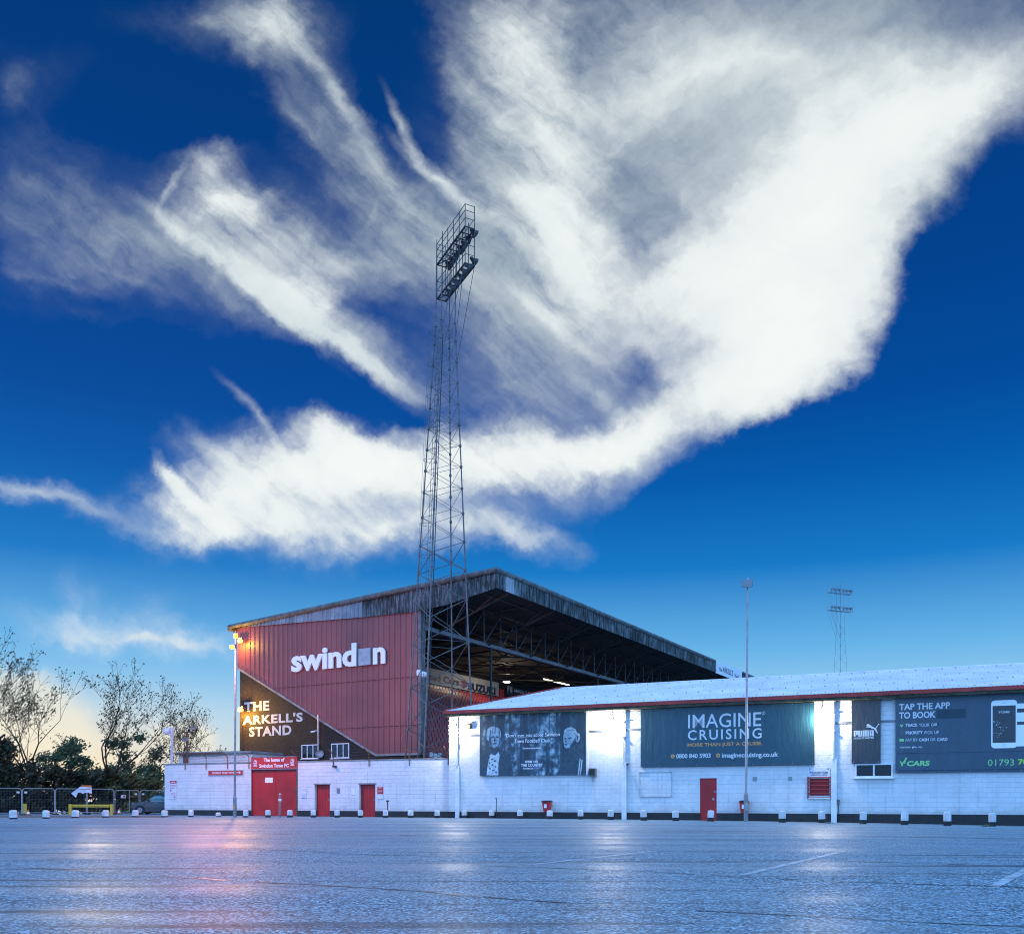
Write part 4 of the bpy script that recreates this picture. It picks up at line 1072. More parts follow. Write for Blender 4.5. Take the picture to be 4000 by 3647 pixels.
# taxi banner
T, y, v = banner('very wide slate blue taxi banner with a printed white phone', 3497.6, 4420, 2725.8, 2683, 3016, 3008, M['slate'])
mb = MB()
pt('TAP THE APP', r5, 787, 1288, 490, 552, bold=.025); pt('TO BOOK', r5, 787, 1146, 576, 640, bold=.025)
pt('TRACK', r5, 850, 968, 692, 724, bold=.03); pt('YOUR', r5, 982, 1084, 691, 722); pt('CAR', r5, 1101, 1164, 688, 717, bold=.03)
pt('PRIORITY', r5, 851, 1020, 766, 797, bold=.03); pt('PICK UP', r5, 1038, 1180, 764, 794)
pt('PAY BY', r5, 851, 968, 838, 868); pt('CASH', r5, 981, 1078, 836, 866, bold=.03); pt('OR', r5, 1094, 1146, 835, 864); pt('CARD', r5, 1160, 1264, 833, 863, bold=.03)
pt('v-cars.com', r5, 793, 898, 918, 934, bold=.015); pt('in f G+', r5, 946, 1018, 916, 932, bold=.02)
s0, z0 = W_.hit(*r5(926, 925), y); mb.face([(s0 + x * .01, y, z0 + q * .01) for x, q in ((-6, -4), (0, -5), (5, 0), (6, 4), (2, 5), (0, 2), (-4, 4), (-5, 0))])
mb.build('lettering', M['pale_blue'], T, fix=False)
mb = MB()
pt('CARS', r5, 862, 1088, 1058, 1110, bold=.045, shear=.12); pt('V', r5, 793, 838, 1062, 1114, bold=.05)
s0, z0 = W_.hit(*r5(830, 1065), y); mb.face([(s0 - .02, y, z0 - .1), (s0 + .06, y, z0 - .1), (s0 + .16, y, z0 + .2), (s0 + .08, y, z0 + .16)])
pt('01793', r5, 1660, 1918, 1044, 1106)
q = rect(W_, r5(790, 0)[0], r5(834, 0)[0], r5(0, 842)[1], r5(0, 868)[1], y); mb.box(q[0], q[1], y - .001, y + .002, q[2], q[3])
s0, z0 = W_.hit(*r5(811, 712), y); mb.face([(s0 + x * .01, y, z0 + q * .01) for x, q in ((0, -9), (7, 2), (6, 7), (3, 3), (0, 1), (-3, 3), (-6, 7), (-7, 2))]); mb.build('green_lettering', M['green_print'], T, fix=False)
mb = MB(); pt('700', r5, 1958, 2100, 1040, 1096, bold=.035); mb.build('bright_lettering', M['bright_green'], T, fix=False)
mb = MB()
for q in ((1154, 1443, 552, 642), (1090, 1178, 686, 720)):
    q = rect(W_, r5(q[0], 0)[0], r5(q[1], 0)[0], r5(0, q[2])[1], r5(0, q[3])[1], y); mb.box(q[0], q[1], y + .0015, y + .003, q[2], q[3])
mb.build('patch', M['dark_patch'], T)
q = rect(W_, 3499, 4418, r5(0, 972)[1] - 10, r5(0, 982)[1] - 8, y)
mb = MB(); zz = W_.hit(3700, 2938, y)[1]; mb.box(v[0] + .02, v[1], y - .012, y + .003, zz, zz + .025); mb.box(v[0] + .02, v[1], y - .03, y + .003, v[2] + .10, v[2] + .16); mb.build('seam', M['slate'], T, bevel=.008)
s0, z0 = W_.hit(*r5(811, 783), y); mb = MB()
for i in range(14):
    a0, a1 = 2 * math.pi * i / 14, 2 * math.pi * (i + 1) / 14
    mb.face([(s0 + math.cos(a) * q, y, z0 + math.sin(a) * q) for a, q in ((a0, .065), (a0, .08), (a1, .08), (a1, .065))])
mb.face([(s0 - .008, y, z0), (s0 + .008, y, z0), (s0 + .008, y, z0 + .05), (s0 - .008, y, z0 + .05)]); mb.build('clock_print', M['steel'], T, fix=False)
def rounded(xa, xb, ya, yb_, conv, rad, layer, mat, name, parent):
    q = rect(W_, conv(xa, 0)[0], conv(xb, 0)[0], conv(0, ya)[1], conv(0, yb_)[1], y)
    pts = []
    for cx, cz, a in ((q[1] - rad, q[3] - rad, 0), (q[0] + rad, q[3] - rad, 90), (q[0] + rad, q[2] + rad, 180), (q[1] - rad, q[2] + rad, 270)):
        for k in range(5): pts.append((cx + rad * math.cos(R(a + k * 22.5)), y - .002 * layer, cz + rad * math.sin(R(a + k * 22.5))))
    m = MB(); m.face(pts); return m.build(name, mat, parent, fix=False)
back = rounded(1200, 2010, 238, 1118, rp, .08, 1, M['white_letter'], 'printed_phone', T)
mb = MB()
for ya, yb_ in ((340, 420), (610, 672)):
    q = rect(W_, rp(1400, 0)[0], rp(2005, 0)[0], rp(0, ya)[1], rp(0, yb_)[1], y); mb.face([(q[0], y - .0035, q[2]), (q[1], y - .0035, q[2]), (q[1], y - .0035, q[3]), (q[0], y - .0035, q[3])])
mb.build('screen_bar', M['charcoal'], back, fix=False)
ph = rounded(902, 1432, 175, 1158, rp, .14, 3, M['white_letter'], 'printed_phone', T)
rounded(930, 1404, 288, 1046, rp, .002, 5, M['charcoal'], 'screen', ph)
mb = MB()
s0, z0 = W_.hit(*rp(1168, 1098), y)
for i in range(16):
    a0, a1 = 2 * math.pi * i / 16, 2 * math.pi * (i + 1) / 16
    mb.face([(s0 + math.cos(a) * q, y - .008, z0 + math.sin(a) * q) for a, q in ((a0, .062), (a0, .07), (a1, .07), (a1, .062))])
q = rect(W_, rp(1130, 0)[0], rp(1198, 0)[0], rp(0, 230)[1], rp(0, 235)[1], y); mb.face([(q[0], y - .008, q[2]), (q[1], y - .008, q[2]), (q[1], y - .008, q[3]), (q[0], y - .008, q[3])]); mb.build('button', M['charcoal'], ph, fix=False)
mb = MB(); y -= .013; pt('CARS', rp, 1108, 1280, 398, 440, bold=.04, shear=.12); pt('V', rp, 1052, 1096, 396, 444, bold=.04); y += .013; mb.build('screen_logo', M['pale_blue'], ph, fix=False)
rn = random.Random(3); mb = MB(); mb2 = MB()
def blob(m, cx, cy, r, sq, layer):
    s_, z_ = W_.hit(*rp(cx, cy), y); k = .0105 * r
    m.face([(s_ + k * math.cos(i * .9 + cx) * rn.uniform(.7, 1.2), y - .0125 - layer, z_ + k * sq * math.sin(i * .9 + cx) * rn.uniform(.7, 1.2)) for i in range(7)])
for i in range(46):
    t = rn.random(); yy = 590 + 350 * rn.random(); xm_ = 940 + (1240 - 940) * min(1, (yy - 540) / 160) * (1 - max(0, yy - 720) / 420)
    blob(mb if i % 3 else mb2, 945 + (xm_ - 945) * t, yy, rn.uniform(.8, 2.6), rn.uniform(.35, .9), .0004 * i)
mb.build('city_print', M['pale_blue'], ph, fix=False); mb2.build('city_print', M['steel'], ph, fix=False)

# ------------------------------------------------------------------ fittings on the white building
def flood(px, py, label, y=-.55, power=1500):
    s, z = W_.hit(px, py, y)
    T = thing('wall_floodlight', label, 'floodlight', W_, (s, 0, z), 'lit floodlights under the eaves')
    m = MB(); m.prism([(s - .2, z - .13), (s + .2, z - .13), (s + .2, z + .15), (s - .2, z + .15)], y, y + .16); m.build('housing', M['steel'], T)
    m = MB(); m.box(s - .17, s + .17, y - .02, y - .003, z - .11, z + .12); m.build('lamp_face', M['lamp_white'], T)
    m = MB(); m.tube((s, y + .1, z + .15), (s, y + .1, z + .3), .025); m.tube((s, y + .1, z + .3), (s, -.02, z + .3), .025); m.build('bracket', M['steel'], T)
    p = W_.at(s, y + .12, z - .28)
    l = bpy.data.lights.new('flood_beam', 'POINT'); l.energy = power; l.color = (1, .93, .8); l.shadow_soft_size = .06
    o = bpy.data.objects.new('flood_beam', l); col.objects.link(o); o.location = p
    return T
flood(1768, 2832, 'lit floodlight at the left corner of the white building', power=480)
flood(2381, 2809, 'lit floodlight between the quotation banner and the downpipe', power=480)
flood(3209, 2783, 'lit floodlight above the pre-booked ticket sign', power=480)
def small(name, label, cat, px0, px1, py0, py1, mat, y=0, th=.2, F=W_, part='case'):
    v = rect(F, px0, px1, py0, py1, y)
    T = thing(name, label, cat, F, ((v[0] + v[1]) / 2, y, v[2]))
    m = MB(); m.box(v[0], v[1], y - th, y - .003, v[2], v[3]); m.build(part, mat, T, bevel=.015)
    return T, v
v = rect(W_, 1827, 1845, 2826, 2846)
T = thing('alarm_box', 'small dark six-sided alarm box left of the quotation banner', 'alarm box', W_, ((v[0] + v[1]) / 2, 0, v[2]))
cx, cz, rr = (v[0] + v[1]) / 2, (v[2] + v[3]) / 2, .15
hexa = lambda r: [(cx - r * .75, cz - r * .1), (cx - r * .45, cz - r * 1.05), (cx + r * .45, cz - r * 1.05), (cx + r * .75, cz - r * .1), (cx + r * .55, cz + r), (cx - r * .55, cz + r)]
m = MB(); m.prism(hexa(rr), -.12, -.003); m.build('case', M['black'], T)
m = MB(); m.prism(hexa(rr * .65), -.135, -.1202); m.build('face', M['gold'], T)
T, v = small('junction_box', 'small dark square box right of the quotation banner', 'box', 2304, 2331, 3000, 3030, M['steel_dark'], th=.22)
m = MB(); m.box(v[0] + .04, v[1] - .04, -.235, -.222, v[2] + .05, v[3] - .05); m.build('lid', M['black'], T)
m = MB(); m.tube(((v[0] + v[1]) / 2, -.05, v[2]), ((v[0] + v[1]) / 2, -.05, v[2] - .3), .015); m.build('cable', M['black'], T)
T = thing('security_camera', 'small black bullet camera beside the middle downpipe', 'camera', W_, (*W_.hit(2454, 2983)[:1], -.1, W_.hit(2454, 2983)[1]))
s, z = W_.hit(2454, 2983); m = MB(); m.lathe([(.05, 0), (.06, .02), (.06, .2), (.04, .22)], (s, -.12, z), 10, (.2, -1, -.15)); m.build('body', M['black'], T)
m = MB(); m.tube((s, -.003, z + .03), (s, -.14, z), .02); m.build('bracket', M['black'], T)
T, v = small('meter_box', 'small grey meter box low on the wall with a cable below', 'box', 3270, 3280, 3121, 3141, M['steel_dark'], th=.12)
m = MB(); m.tube(((v[0] + v[1]) / 2, -.04, v[2]), ((v[0] + v[1]) / 2 + .03, -.06, .1), .014); m.build('cable', M['black'], T)
def bin_(px0, px1, py0, py1, label):
    v = rect(W_, px0, px1, py0, py1, -.3); s = (v[0] + v[1]) / 2; w = (v[1] - v[0]) / 2; z0, z1 = v[2], v[3]
    T = thing('litter_bin', label, 'bin', W_, (s, -.3, z0), 'red bins hung on the white building')
    m = MB(); i = 0
    ring = lambda z, w, d: [(s - w, -.28 - d, z), (s + w, -.28 - d, z), (s + w, -.28 + d, z), (s - w, -.28 + d, z)]
    a, b = ring(z0, w * .62, .11), ring(z1 - .09, w * .92, .17)
    m.v += a + b; m.f += [(3, 2, 1, 0), (4, 5, 6, 7)] + [(k, (k + 1) % 4, 4 + (k + 1) % 4, 4 + k) for k in range(4)]
    m.build('body', M['bin_red'], T, bevel=.02)
    m = MB(); m.box(s - w, s + w, -.48, -.08, z1 - .088, z1 - .03); m.box(s - w * .8, s + w * .8, -.44, -.1, z1 - .0299, z1); m.build('lid', M['black'], T, bevel=.015)
    m = MB(); m.box(s - w * .35, s + w * .2, -.475, -.452, z0 + (z1 - z0) * .36, z0 + (z1 - z0) * .68); m.build('label_plate', M['white_letter'], T)
    m = MB(); m.box(s - .06, s + .06, -.1, -.003, z0 + .1, z1 - .15); m.build('bracket', M['steel'], T)
bin_(2119, 2153, 3125, 3171, 'red tapered litter bin below the quotation banner')
bin_(2888, 2925, 3125, 3175, 'red tapered litter bin half hidden behind the tall lamp post')
def standpipe(px, y0, y1, label, off, F=W_, yy=-.5, mat='rust', r=.035, top=True):
    s, z1 = F.hit(px, y0, yy); w = F.at(s, yy); z0 = gz(w.x)
    T = thing('standpipe', label, 'pipe', F, (s, yy, z0))
    m = MB(); m.tube((s, yy, z0), (s, yy, z1), r); m.build('pipe', M[mat], T)
    if top: m = MB(); m.tube((s - off, yy, z1), (s + off, yy, z1), r * 1.3); m.build('tap', M[mat], T)
standpipe(1939, 3118, 3170, 'thin dark standpipe in front of the wall below the quotation banner', .05, mat='black', r=.02)
standpipe(1514, 3127, 3166, 'short rusty standpipe right of the red wall notice', .09)
T, v = small('wall_lamp', 'tiny dark wall lamp above the left red door', 'lamp', 1306, 1316, 2990, 2996, M['black'], y=BY, th=.25)
# orange lamps on the end wall of the grandstand
def sodium(px, py, F, y, label, power):
    s, z = F.hit(px, py, y)
    T = thing('sodium_lamp', label, 'lamp', F, (s, y, z), 'orange lamps on the grandstand end wall')
    m = MB(); m.box(s - .22, s + .22, y - .02, y + .12, z + .1, z + .26); m.tube((s, y + .1, z + .18), (s, -.06, z + .18), .04); m.build('housing', M['steel'], T)
    m = MB(); m.box(s - .19, s + .19, y - .12, y + .1, z - .12, z + .098); m.build('lamp_face', M['lamp_sodium'], T, bevel=.05)
    point('sodium_light', F.at(s, y - .25, z - .1), power, (1, .50, .06), .12)
sodium(940, 2772, S_, -.55, 'glowing orange lamp on the brick beside the painted lettering', 1500)
sodium(938, 2503, S_, -.5, 'glowing orange lamp at the top left corner of the red cladding', 420)
# dish and small camera on the end wall
s, z = S_.hit(1257, 2946); T = thing('satellite_dish', 'small grey satellite dish between the two end wall windows', 'dish', S_, (s, -.1, z))
m = MB(); m.lathe([(.02, 0), (.18, .03), (.30, .10), (.29, .11), (.17, .05), (.02, .02)], (s, -.2, z), 14, (.6, -1, .35)); m.build('dish', M['steel'], T)
m = MB(); m.tube((s, -.003, z), (s, -.2, z), .03); m.build('bracket', M['steel'], T)
s, z = S_.hit(1240, 2856); T = thing('security_camera', 'small white camera on the drainpipe of the brick end wall', 'camera', S_, (s, -.2, z))
m = MB(); m.lathe([(.05, 0), (.06, .03), (.06, .3), (.03, .32)], (s, -.25, z), 8, (-1, -.5, -.2)); m.tube((s, -.003, z), (s, -.25, z), .03); m.build('body', M['white_paint'], T)

# ------------------------------------------------------------------ bollards
M['bollard_white'] = paint('chipped bollard paint', (.56, .55, .54), .7, .15, 5, bump=.5, streak=.55, tint=(.30, .29, .28))
bol = [  # base centre x, top y, base y, what stands behind
 (52, 3163, 3198, 'in front of the ivy hedge at the left edge of the photo'), (178.6, 3163.5, 3196, 'in front of the first clipped fence joint and dark hedge'),
 (293.6, 3163, 3193.5, 'in front of the left end of the yellow barrier'), (413, 3163, 3191.5, 'in front of the right end of the yellow barrier'),
 (528, 3163, 3190.5, 'in front of the grey car front wheel'), (643, 3163.5, 3190, 'at the left end of the ticket office wall'),
 (745.5, 3162.5, 3189.5, 'below the reception sign and the ticket office sign'), (853, 3172, 3188.5, 'cut shorter than the others'),
 (960, 3163, 3191, 'just left of the red gate'), (1047, 3162.8, 3191, 'in front of the left leaf of the red gate'), (1132.6, 3162.8, 3191.2, 'in front of the right leaf of the red gate'),
 (1224, 3163, 3191.4, 'at the left jamb of the left red door'), (1316.6, 3163, 3191.6, 'between the two red doors of the boundary wall'), (1408.6, 3163, 3192, 'at the left jamb of the right red door'),
 (1506, 3163, 3192.4, 'beside the rusty standpipe'), (1604, 3163, 3192.8, 'by the bare middle of the boundary wall'), (1708, 3163, 3193.2, 'near the right end of the boundary wall'),
 (1815, 3163, 3193.5, 'at the left corner of the white building'), (1921, 3163, 3194.5, 'beside the thin dark standpipe'), (2031.7, 3163, 3196, 'below the quotation banner lettering'),
 (2146.8, 3163.5, 3198, 'in front of the first red bin'), (2267.4, 3162.5, 3199, 'below the right end of the quotation banner'), (2384.5, 3162.3, 3200.5, 'left of the middle downpipe casing'),
 (2514.7, 3162.5, 3203, 'below the left end of the boarded hatch'), (2639.7, 3164.5, 3205, 'between the boarded hatch and the red door'), (2775.4, 3163.5, 3206.5, 'in front of the red door of the white building'),
 (3055, 3164, 3211, 'between the tall lamp post and the ticket window'), (3211, 3166.5, 3213, 'below the red ticket window grille'), (3371, 3168, 3217, 'below the small two-pane window'),
 (3533, 3171, 3220.5, 'below the left end of the taxi banner'), (3701, 3169.5, 3223.5, 'below the middle of the taxi banner'), (3876, 3173, 3226, 'below the printed phone at the right edge')]
for i, (px, yt, yb_, where) in enumerate(bol):
    x, d = ground_at(px, yb_); z = gz(x); h = (yb_ - yt) / FPX * d; rb_ = random.Random(i); r = (.185 if px < 700 else .155) * rb_.uniform(.95, 1.05)
    T = thing('bollard', 'white topped bollard ' + where, 'bollard', WORLD, (x, d, z), 'bollards along the edge of the car park', rot=i * 1.3)
    T.rotation_euler = (rb_.uniform(-.05, .05), rb_.uniform(-.05, .05), i * 1.3); hb = h * (.18 if px < 1000 else .30) + (.02 if px > 1800 else 0)
    def ringed(m, z0, z1, cap):
        prof = [(r * 1.02, z0), (r, z1)] if not cap else [(r, z0), (r, z1 - .09), (r * .95, z1 - .04), (r * .8, z1 - .012), (r * .5, z1)]
        m.lathe(prof, (x, d, z), 18)
    m = MB(); ringed(m, -.1, hb, False); m.build('base', M['plinth'], T, smooth=False)
    m = MB(); ringed(m, hb + .002, h, True); m.build('painted_top', M['bollard_white'], T, smooth=False)

# wooden post in front of the gate
x, d = ground_at(1093, 3191); T = thing('timber_post', 'pinkish leaning post with a white band in front of the red gate', 'post', WORLD, (x, d, 0))
M['pink_post'] = paint('faded pink post', (.34, .12, .11), .6, .2, 3)
p0 = Vector((x, d, 0)); p1 = at_depth(*rg(912, 1090), d)
m = MB(); m.tube(p0, p1, .075, .075, 10); m.build('shaft', M['pink_post'], T)
m = MB(); m.tube(p0.lerp(p1, .70), p0.lerp(p1, .80), .085, .085, 10); m.tube(p1, p1 + Vector((0, 0, .03)), .08, .06, 10); m.build('white_band', M['white_letter'], T)

# ------------------------------------------------------------------ lamp posts
def floodhead(T, c, aim, mat, w=.34, h=.26, dp=.22, lens=None):
    """flat floodlight head at c looking along aim"""
    c = Vector(c); f = Vector(aim).normalized(); s = f.cross(Vector((0, 0, 1))).normalized(); u = s.cross(f)
    def bx(m, a0, a1, b0, b1, f0, f1, k=1.0):
        q = [c + s * a * sc + u * b * sc + f * e for e, sc in ((f0, k), (f1, 1.0)) for a, b in ((a0, b0), (a1, b0), (a1, b1), (a0, b1))]
        i = len(m.v); m.v += [tuple(p) for p in q]
        m.f += [(i, i + 1, i + 2, i + 3), (i + 7, i + 6, i + 5, i + 4)] + [(i + k_, i + 4 + k_, i + 4 + (k_ + 1) % 4, i + (k_ + 1) % 4) for k_ in range(4)]
    m = MB(); bx(m, -w, w, -h, h, -dp, 0, .75); o = m.build('floodlight_head', mat, T)
    m = MB(); bx(m, -w * .9, w * .9, -h * .85, h * .85, .003, .012); m.build('lens', lens or M['lens'], o)
d = 43.4; x = (2914 - CX) / FPX * d; z = gz(x)
T = thing('lamp_post', 'tall grey lamp post in front of the cruise banner', 'lamp post', WORLD, (x, d, z))
mid = at_depth(2912, 3103, d).z; top = at_depth(2921, 2256, d).z
m = MB(); m.tube((x, d, z), (x, d, mid), .105, .105, 12); m.tube((x, d, mid), (x, d, mid + .12), .105, .06, 12); m.build('base_section', M['steel'], T, smooth=False)
m = MB(); m.tube((x, d, mid + .12), (x + .08, d, top), .06, .05, 10); m.build('shaft', M['steel_pale'], T)
hp = at_depth(2913, 2284, d)
floodhead(T, (hp.x, d - .25, hp.z), (-.35, -1, -.25), M['steel_pale'], .26, .17, .2)
m = MB(); m.box(hp.x - .1, hp.x + .25, d - .1, d - .05, hp.z + .12, hp.z + .17); m.box(hp.x + .2, hp.x + .25, d - .3, d - .1, hp.z + .0, hp.z + .17); m.build('bracket', M['steel_dark'], T)
m = MB(); m.box(x - .05, x + .05, d - .112, d - .1, .5, .9); m.build('access_door', M['steel_pale'], T)
x, d = ground_at(917, 3190.5); z = gz(x)
T = thing('lamp_post', 'slim grey lamp post with orange lit heads left of the grandstand', 'lamp post', WORLD, (x, d, z))
mid = at_depth(917, 3114, d).z; top = at_depth(921, 2482, d).z
m = MB(); m.tube((x, d, z), (x, d, mid), .105, .105, 12); m.tube((x, d, mid), (x, d, mid + .12), .105, .07, 12); m.build('base_section', M['steel'], T)
m = MB(); m.tube((x, d, mid + .12), (x + .06, d, top), .065, .05, 10); m.build('shaft', M['steel'], T)
a = at_depth(909, 2527, d); b = at_depth(923, 2484, d)
M['sodium_dim'] = glow('glowing orange head', (1, .30, .004), .8)
floodhead(T, (a.x, d - .1, a.z), (-.5, -.8, -.35), M['steel'], .22, .13, .18, M['sodium_dim'])
floodhead(T, (b.x, d - .1, b.z), (.25, -1, -.5), M['steel'], .12, .16, .18, M['sodium_dim'])
m = MB(); m.tube((x + .05, d, a.z + .2), (a.x, d - .05, a.z), .03); m.tube((x + .06, d, b.z + .3), (x + .06, d, top - .2), .04); m.build('bracket', M['steel'], T)
m = MB(); m.box(x - .05, x + .05, d - .118, d - .106, .45, .75); m.build('label_plate', M['gold'], T)
point('post_light', (a.x - .8, d - 1.6, a.z - .5), 3400, (1, .36, .34), .3)

# ------------------------------------------------------------------ floodlight towers
M['head_steel'] = paint('dark floodlight steel', (.045, .046, .046), .6, .3, 2, .3)
def lamp_head(name, T, c, aim, r=.26, big=1.0):
    m = MB(); m.lathe([(.06, -.42), (.10, -.36), (.12, -.2), (r * .75, -.1), (r, 0), (r, .03)], c, 12, aim)
    o = m.build(name, M['head_steel'], T)
    m = MB(); m.lathe([(r * .93, .032), (r * .8, .05)], c, 12, aim); m.build('lens', M['lens'], o)
    return o
def tower(label, cx, cy, ang, zs, half, plat, posts_top, lamps, lean=0.0, leg_r=(.075, .05), ladder=True, br=.028, mat='steel_dark', th=1.0):
    """square lattice tower; half(z) is half the diagonal; plat = (e0, e1, f0, f1, levels)"""
    T = thing('floodlight_tower', label, 'floodlight tower', WORLD, (cx, cy, 0), 'floodlight towers round the pitch')
    e1 = Vector((math.cos(R(ang)), math.sin(R(ang)), 0)); e2 = Vector((-e1.y, e1.x, 0))
    def axis(z): return Vector((cx + lean * z, cy, z))
    dirs = [(e1 - e2) * .7071, (e1 + e2) * .7071, (e2 - e1) * .7071, (-e1 - e2) * .7071]   # near, right, far, left
    P = lambda k, z: axis(z) + dirs[k % 4] * half(z)
    ztop = zs[-1]
    for k in range(4):
        m = MB()
        pts = [P(k, z) for z in (-.1, 4, 8, 13, 20, ztop)]
        for i, (a, b) in enumerate(zip(pts, pts[1:])):
            q = leg_r[0] + (leg_r[1] - leg_r[0]) * i / 5
            if k == 0: q *= 1.2
            m.tube(a, b, q, q, 8)
        q = axis(posts_top) + dirs[k] * half(ztop); m.tube(pts[-1], q, leg_r[1], leg_r[1] * .8, 6)
        for z in zs[::1]:
            a = P(k, z) if k % 2 else P(k, z); m.lathe([(leg_r[0] * 1.5, -.07), (leg_r[0] * 1.5, .07)], a, 6)
        m.build('leg', M[mat], T)
    for k in range(4):
        m = MB(); a_, b_ = (k, k + 1) if k % 2 else (k + 1, k)   # a_: right or left leg, b_: near or far leg
        for i, (z0, z1) in enumerate(zip(zs, zs[1:])):
            zm = (z0 + z1) / 2
            q = br * (1.9 if z0 < 16 and ladder else 1); m.tube(P(a_, z0), P(b_, zm), q, n=5); m.tube(P(b_, zm), P(a_, z1), q, n=5)
            if i % 8 == 3 or i in (0, 2): m.tube(P(a_, z1), P(b_, z1), br, n=5)
        m.build('bracing', M[mat], T)
    m = MB()
    for i, z in enumerate(zs):
        if i % 8 == 3 or i == 2: m.tube(P(0, z), P(2, z), br, n=4); m.tube(P(1, z), P(3, z), br, n=4)
    m.build('cross_bracing', M[mat], T)
    if ladder:
        m = MB(); off = (dirs[3] * .6 + dirs[0] * .4)
        L = lambda z, s: axis(z) + off * half(z) * .78 + e1 * s
        zz = [1.5 + i * 1.5 for i in range(int((ztop - 2) / 1.5) + 1)]
        for s in (-.2, .2):
            for a, b in zip(zz, zz[1:]): m.tube(L(a, s), L(b, s), .02, n=4)
        z = 1.6
        while z < zz[-1]: m.tube(L(z, -.2), L(z, .2), .011, n=3); z += .33
        for i in range(int(zz[-1] / 2.0)):
            c = L(2.2 + i * 2.0, 0) - e2 * .02; ring = [c + e1 * .36 * math.cos(t) - e2 * .62 * max(0, math.sin(t)) for t in [math.pi * j / 8 for j in range(9)]]
            m.path([tuple(p) for p in ring], .014, 4)
        for s in (-.3, 0, .3):
            for a, b in zip(zz, zz[1:]): m.tube(L(a, s) - e2 * .55, L(b, s) - e2 * .55, .010, n=3)
        m.build('ladder', M[mat], T)
        m = MB()
        for s in (.08, .14):
            for a, b in zip(zz, zz[1:]): m.tube(axis(a) + dirs[0] * (half(a) - s) + e2 * .1, axis(b) + dirs[0] * (half(b) - s) + e2 * .1, .018, n=4)
        m.build('cable', M['black'], T)
    a0, a1, f0, f1, levels = plat
    Q = lambda e, f, z: axis(zs[-1]) * 1.0 * 0 + Vector((axis(ztop).x, cy, z)) + e1 * e + e2 * f
    for li, z in enumerate(levels):
        m = MB()
        for f in (f0, f1): m.tube(Q(a0, f, z), Q(a1, f, z), .06 * th, n=4)
        n_ = 7
        for i in range(n_ + 1):
            e = a0 + (a1 - a0) * i / n_; m.tube(Q(e, f0, z), Q(e, f1, z), .035 * th, n=4)
        m.tube(Q(a0, f0, z), Q(a0 + (a1 - a0) * .28, f1, z), .03, n=4); m.tube(Q(a0 + (a1 - a0) * .6, f0, z), Q(a0 + (a1 - a0) * .85, f1, z), .03, n=4)
        fr_ = m.build('platform', M['head_steel' if ladder else mat], T)
        m = MB()
        k_ = 22                                          # open grating
        for i in range(k_): 
            f = f0 + (f1 - f0) * (i + .5) / k_; m.tube(Q(a0, f, z + .04), Q(a1, f, z + .04), .004, n=3)
        m.build('grating', M['steel'], fr_, fix=False)
    zb, zt_ = levels[0], levels[-1] + 1.35
    m = MB()
    for i in range(6):
        e = a0 + (a1 - a0) * i / 5
        for f in (f0, f1):
            m.tube(Q(e, f, zb), Q(e, f, zt_ - (0 if i in (0, 5) or f == f0 else .5)), .026 * th, n=5)
    for z in (levels[0] + .55, levels[0] + 1.1, levels[-1] + .5, levels[-1] + .95, zt_ - .04):
        m.tube(Q(a0, f0, z), Q(a1, f0, z), .02 * th, n=4)
        for e in (a0, a1): m.tube(Q(e, f0, z), Q(e, f1, z), .018 * th, n=4)
    m.tube(Q(a0, f1, levels[-1] + .6), Q(a1, f1, levels[-1] + .6), .018 * th, n=4)
    m.build('railing', M['head_steel' if ladder else mat], T)
    if a1 > 2:
        m = MB()
        for e, dz in ((a1, 4.2), (a1 * .55, 2.6)): m.tube(Q(e, f1, zb), P(1, zb - dz), .018, n=5); m.tube(Q(e, f0, zb), P(0, zb - dz), .018, n=5)
        m.build('strut', M[mat], T)
    for li, z in enumerate(levels):
        for i in range(lamps):
            e = a0 + (a1 - a0) * (i + .55) / lamps
            up = .38 if li == 0 else -.10
            if lean == 0: up = .42
            c = Q(e, f1 + .18, z + up); aim = (e2 * 1.0 + e1 * .28 * ((i % 3) - 1) + Vector((0, 0, -.42))).normalized()
            o = lamp_head('floodlight', T, c, aim)
            m = MB(); m.tube(c - aim * .3, Q(e, f1, z), .03, n=4); m.build('bracket', M[mat], o)
    return T
KT = 57.4 / 55.0
zs = [0.2, 2.75, 5.3, 7.85, 10.4, 12.95, 14.7, 16.4, 18.1, 19.6] + [20.9 + 1.27 * i for i in range(7)] + [29.6]
zs = [(z - 1) * KT + 1 if z > 1 else z for z in zs]
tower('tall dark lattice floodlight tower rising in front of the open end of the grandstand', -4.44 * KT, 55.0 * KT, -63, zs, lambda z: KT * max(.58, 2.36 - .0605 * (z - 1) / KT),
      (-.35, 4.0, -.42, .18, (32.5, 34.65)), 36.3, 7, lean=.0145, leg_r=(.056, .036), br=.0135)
zs2 = [0.2, 3, 5.8, 8.6, 11.4, 14, 16.4, 18.6, 20.7, 22.7, 24.6, 26.4, 27.4]
c_ = at_depth(3283, 2384, 140)
tower('far floodlight tower with two rows of lamps seen above the white roof', c_.x, 140.0, 203, zs2, lambda z: max(.55, 2.2 - .062 * z), (-2.25, 2.25, -.4, .2, (29.9, 32.6)), 34.6, 6, lean=0.0, ladder=False, leg_r=(.020, .018), br=.005, mat='steel', th=.4)
bx_ = S_.at(-1, -3)
ps_ = thing('security_camera', 'white dome cameras on a pole arm beside the red cladding corner', 'camera', WORLD, at_depth(*rt(262, 790), 58))
a = at_depth(*rt(250, 790), 58); b = at_depth(*rt(310, 805), 58)
m = MB(); m.tube(S_.at(sR + .2, -.1, a.z), a, .05, n=6); m.tube(a, b, .06, n=6); m.build('arm', M['white_paint'], ps_)
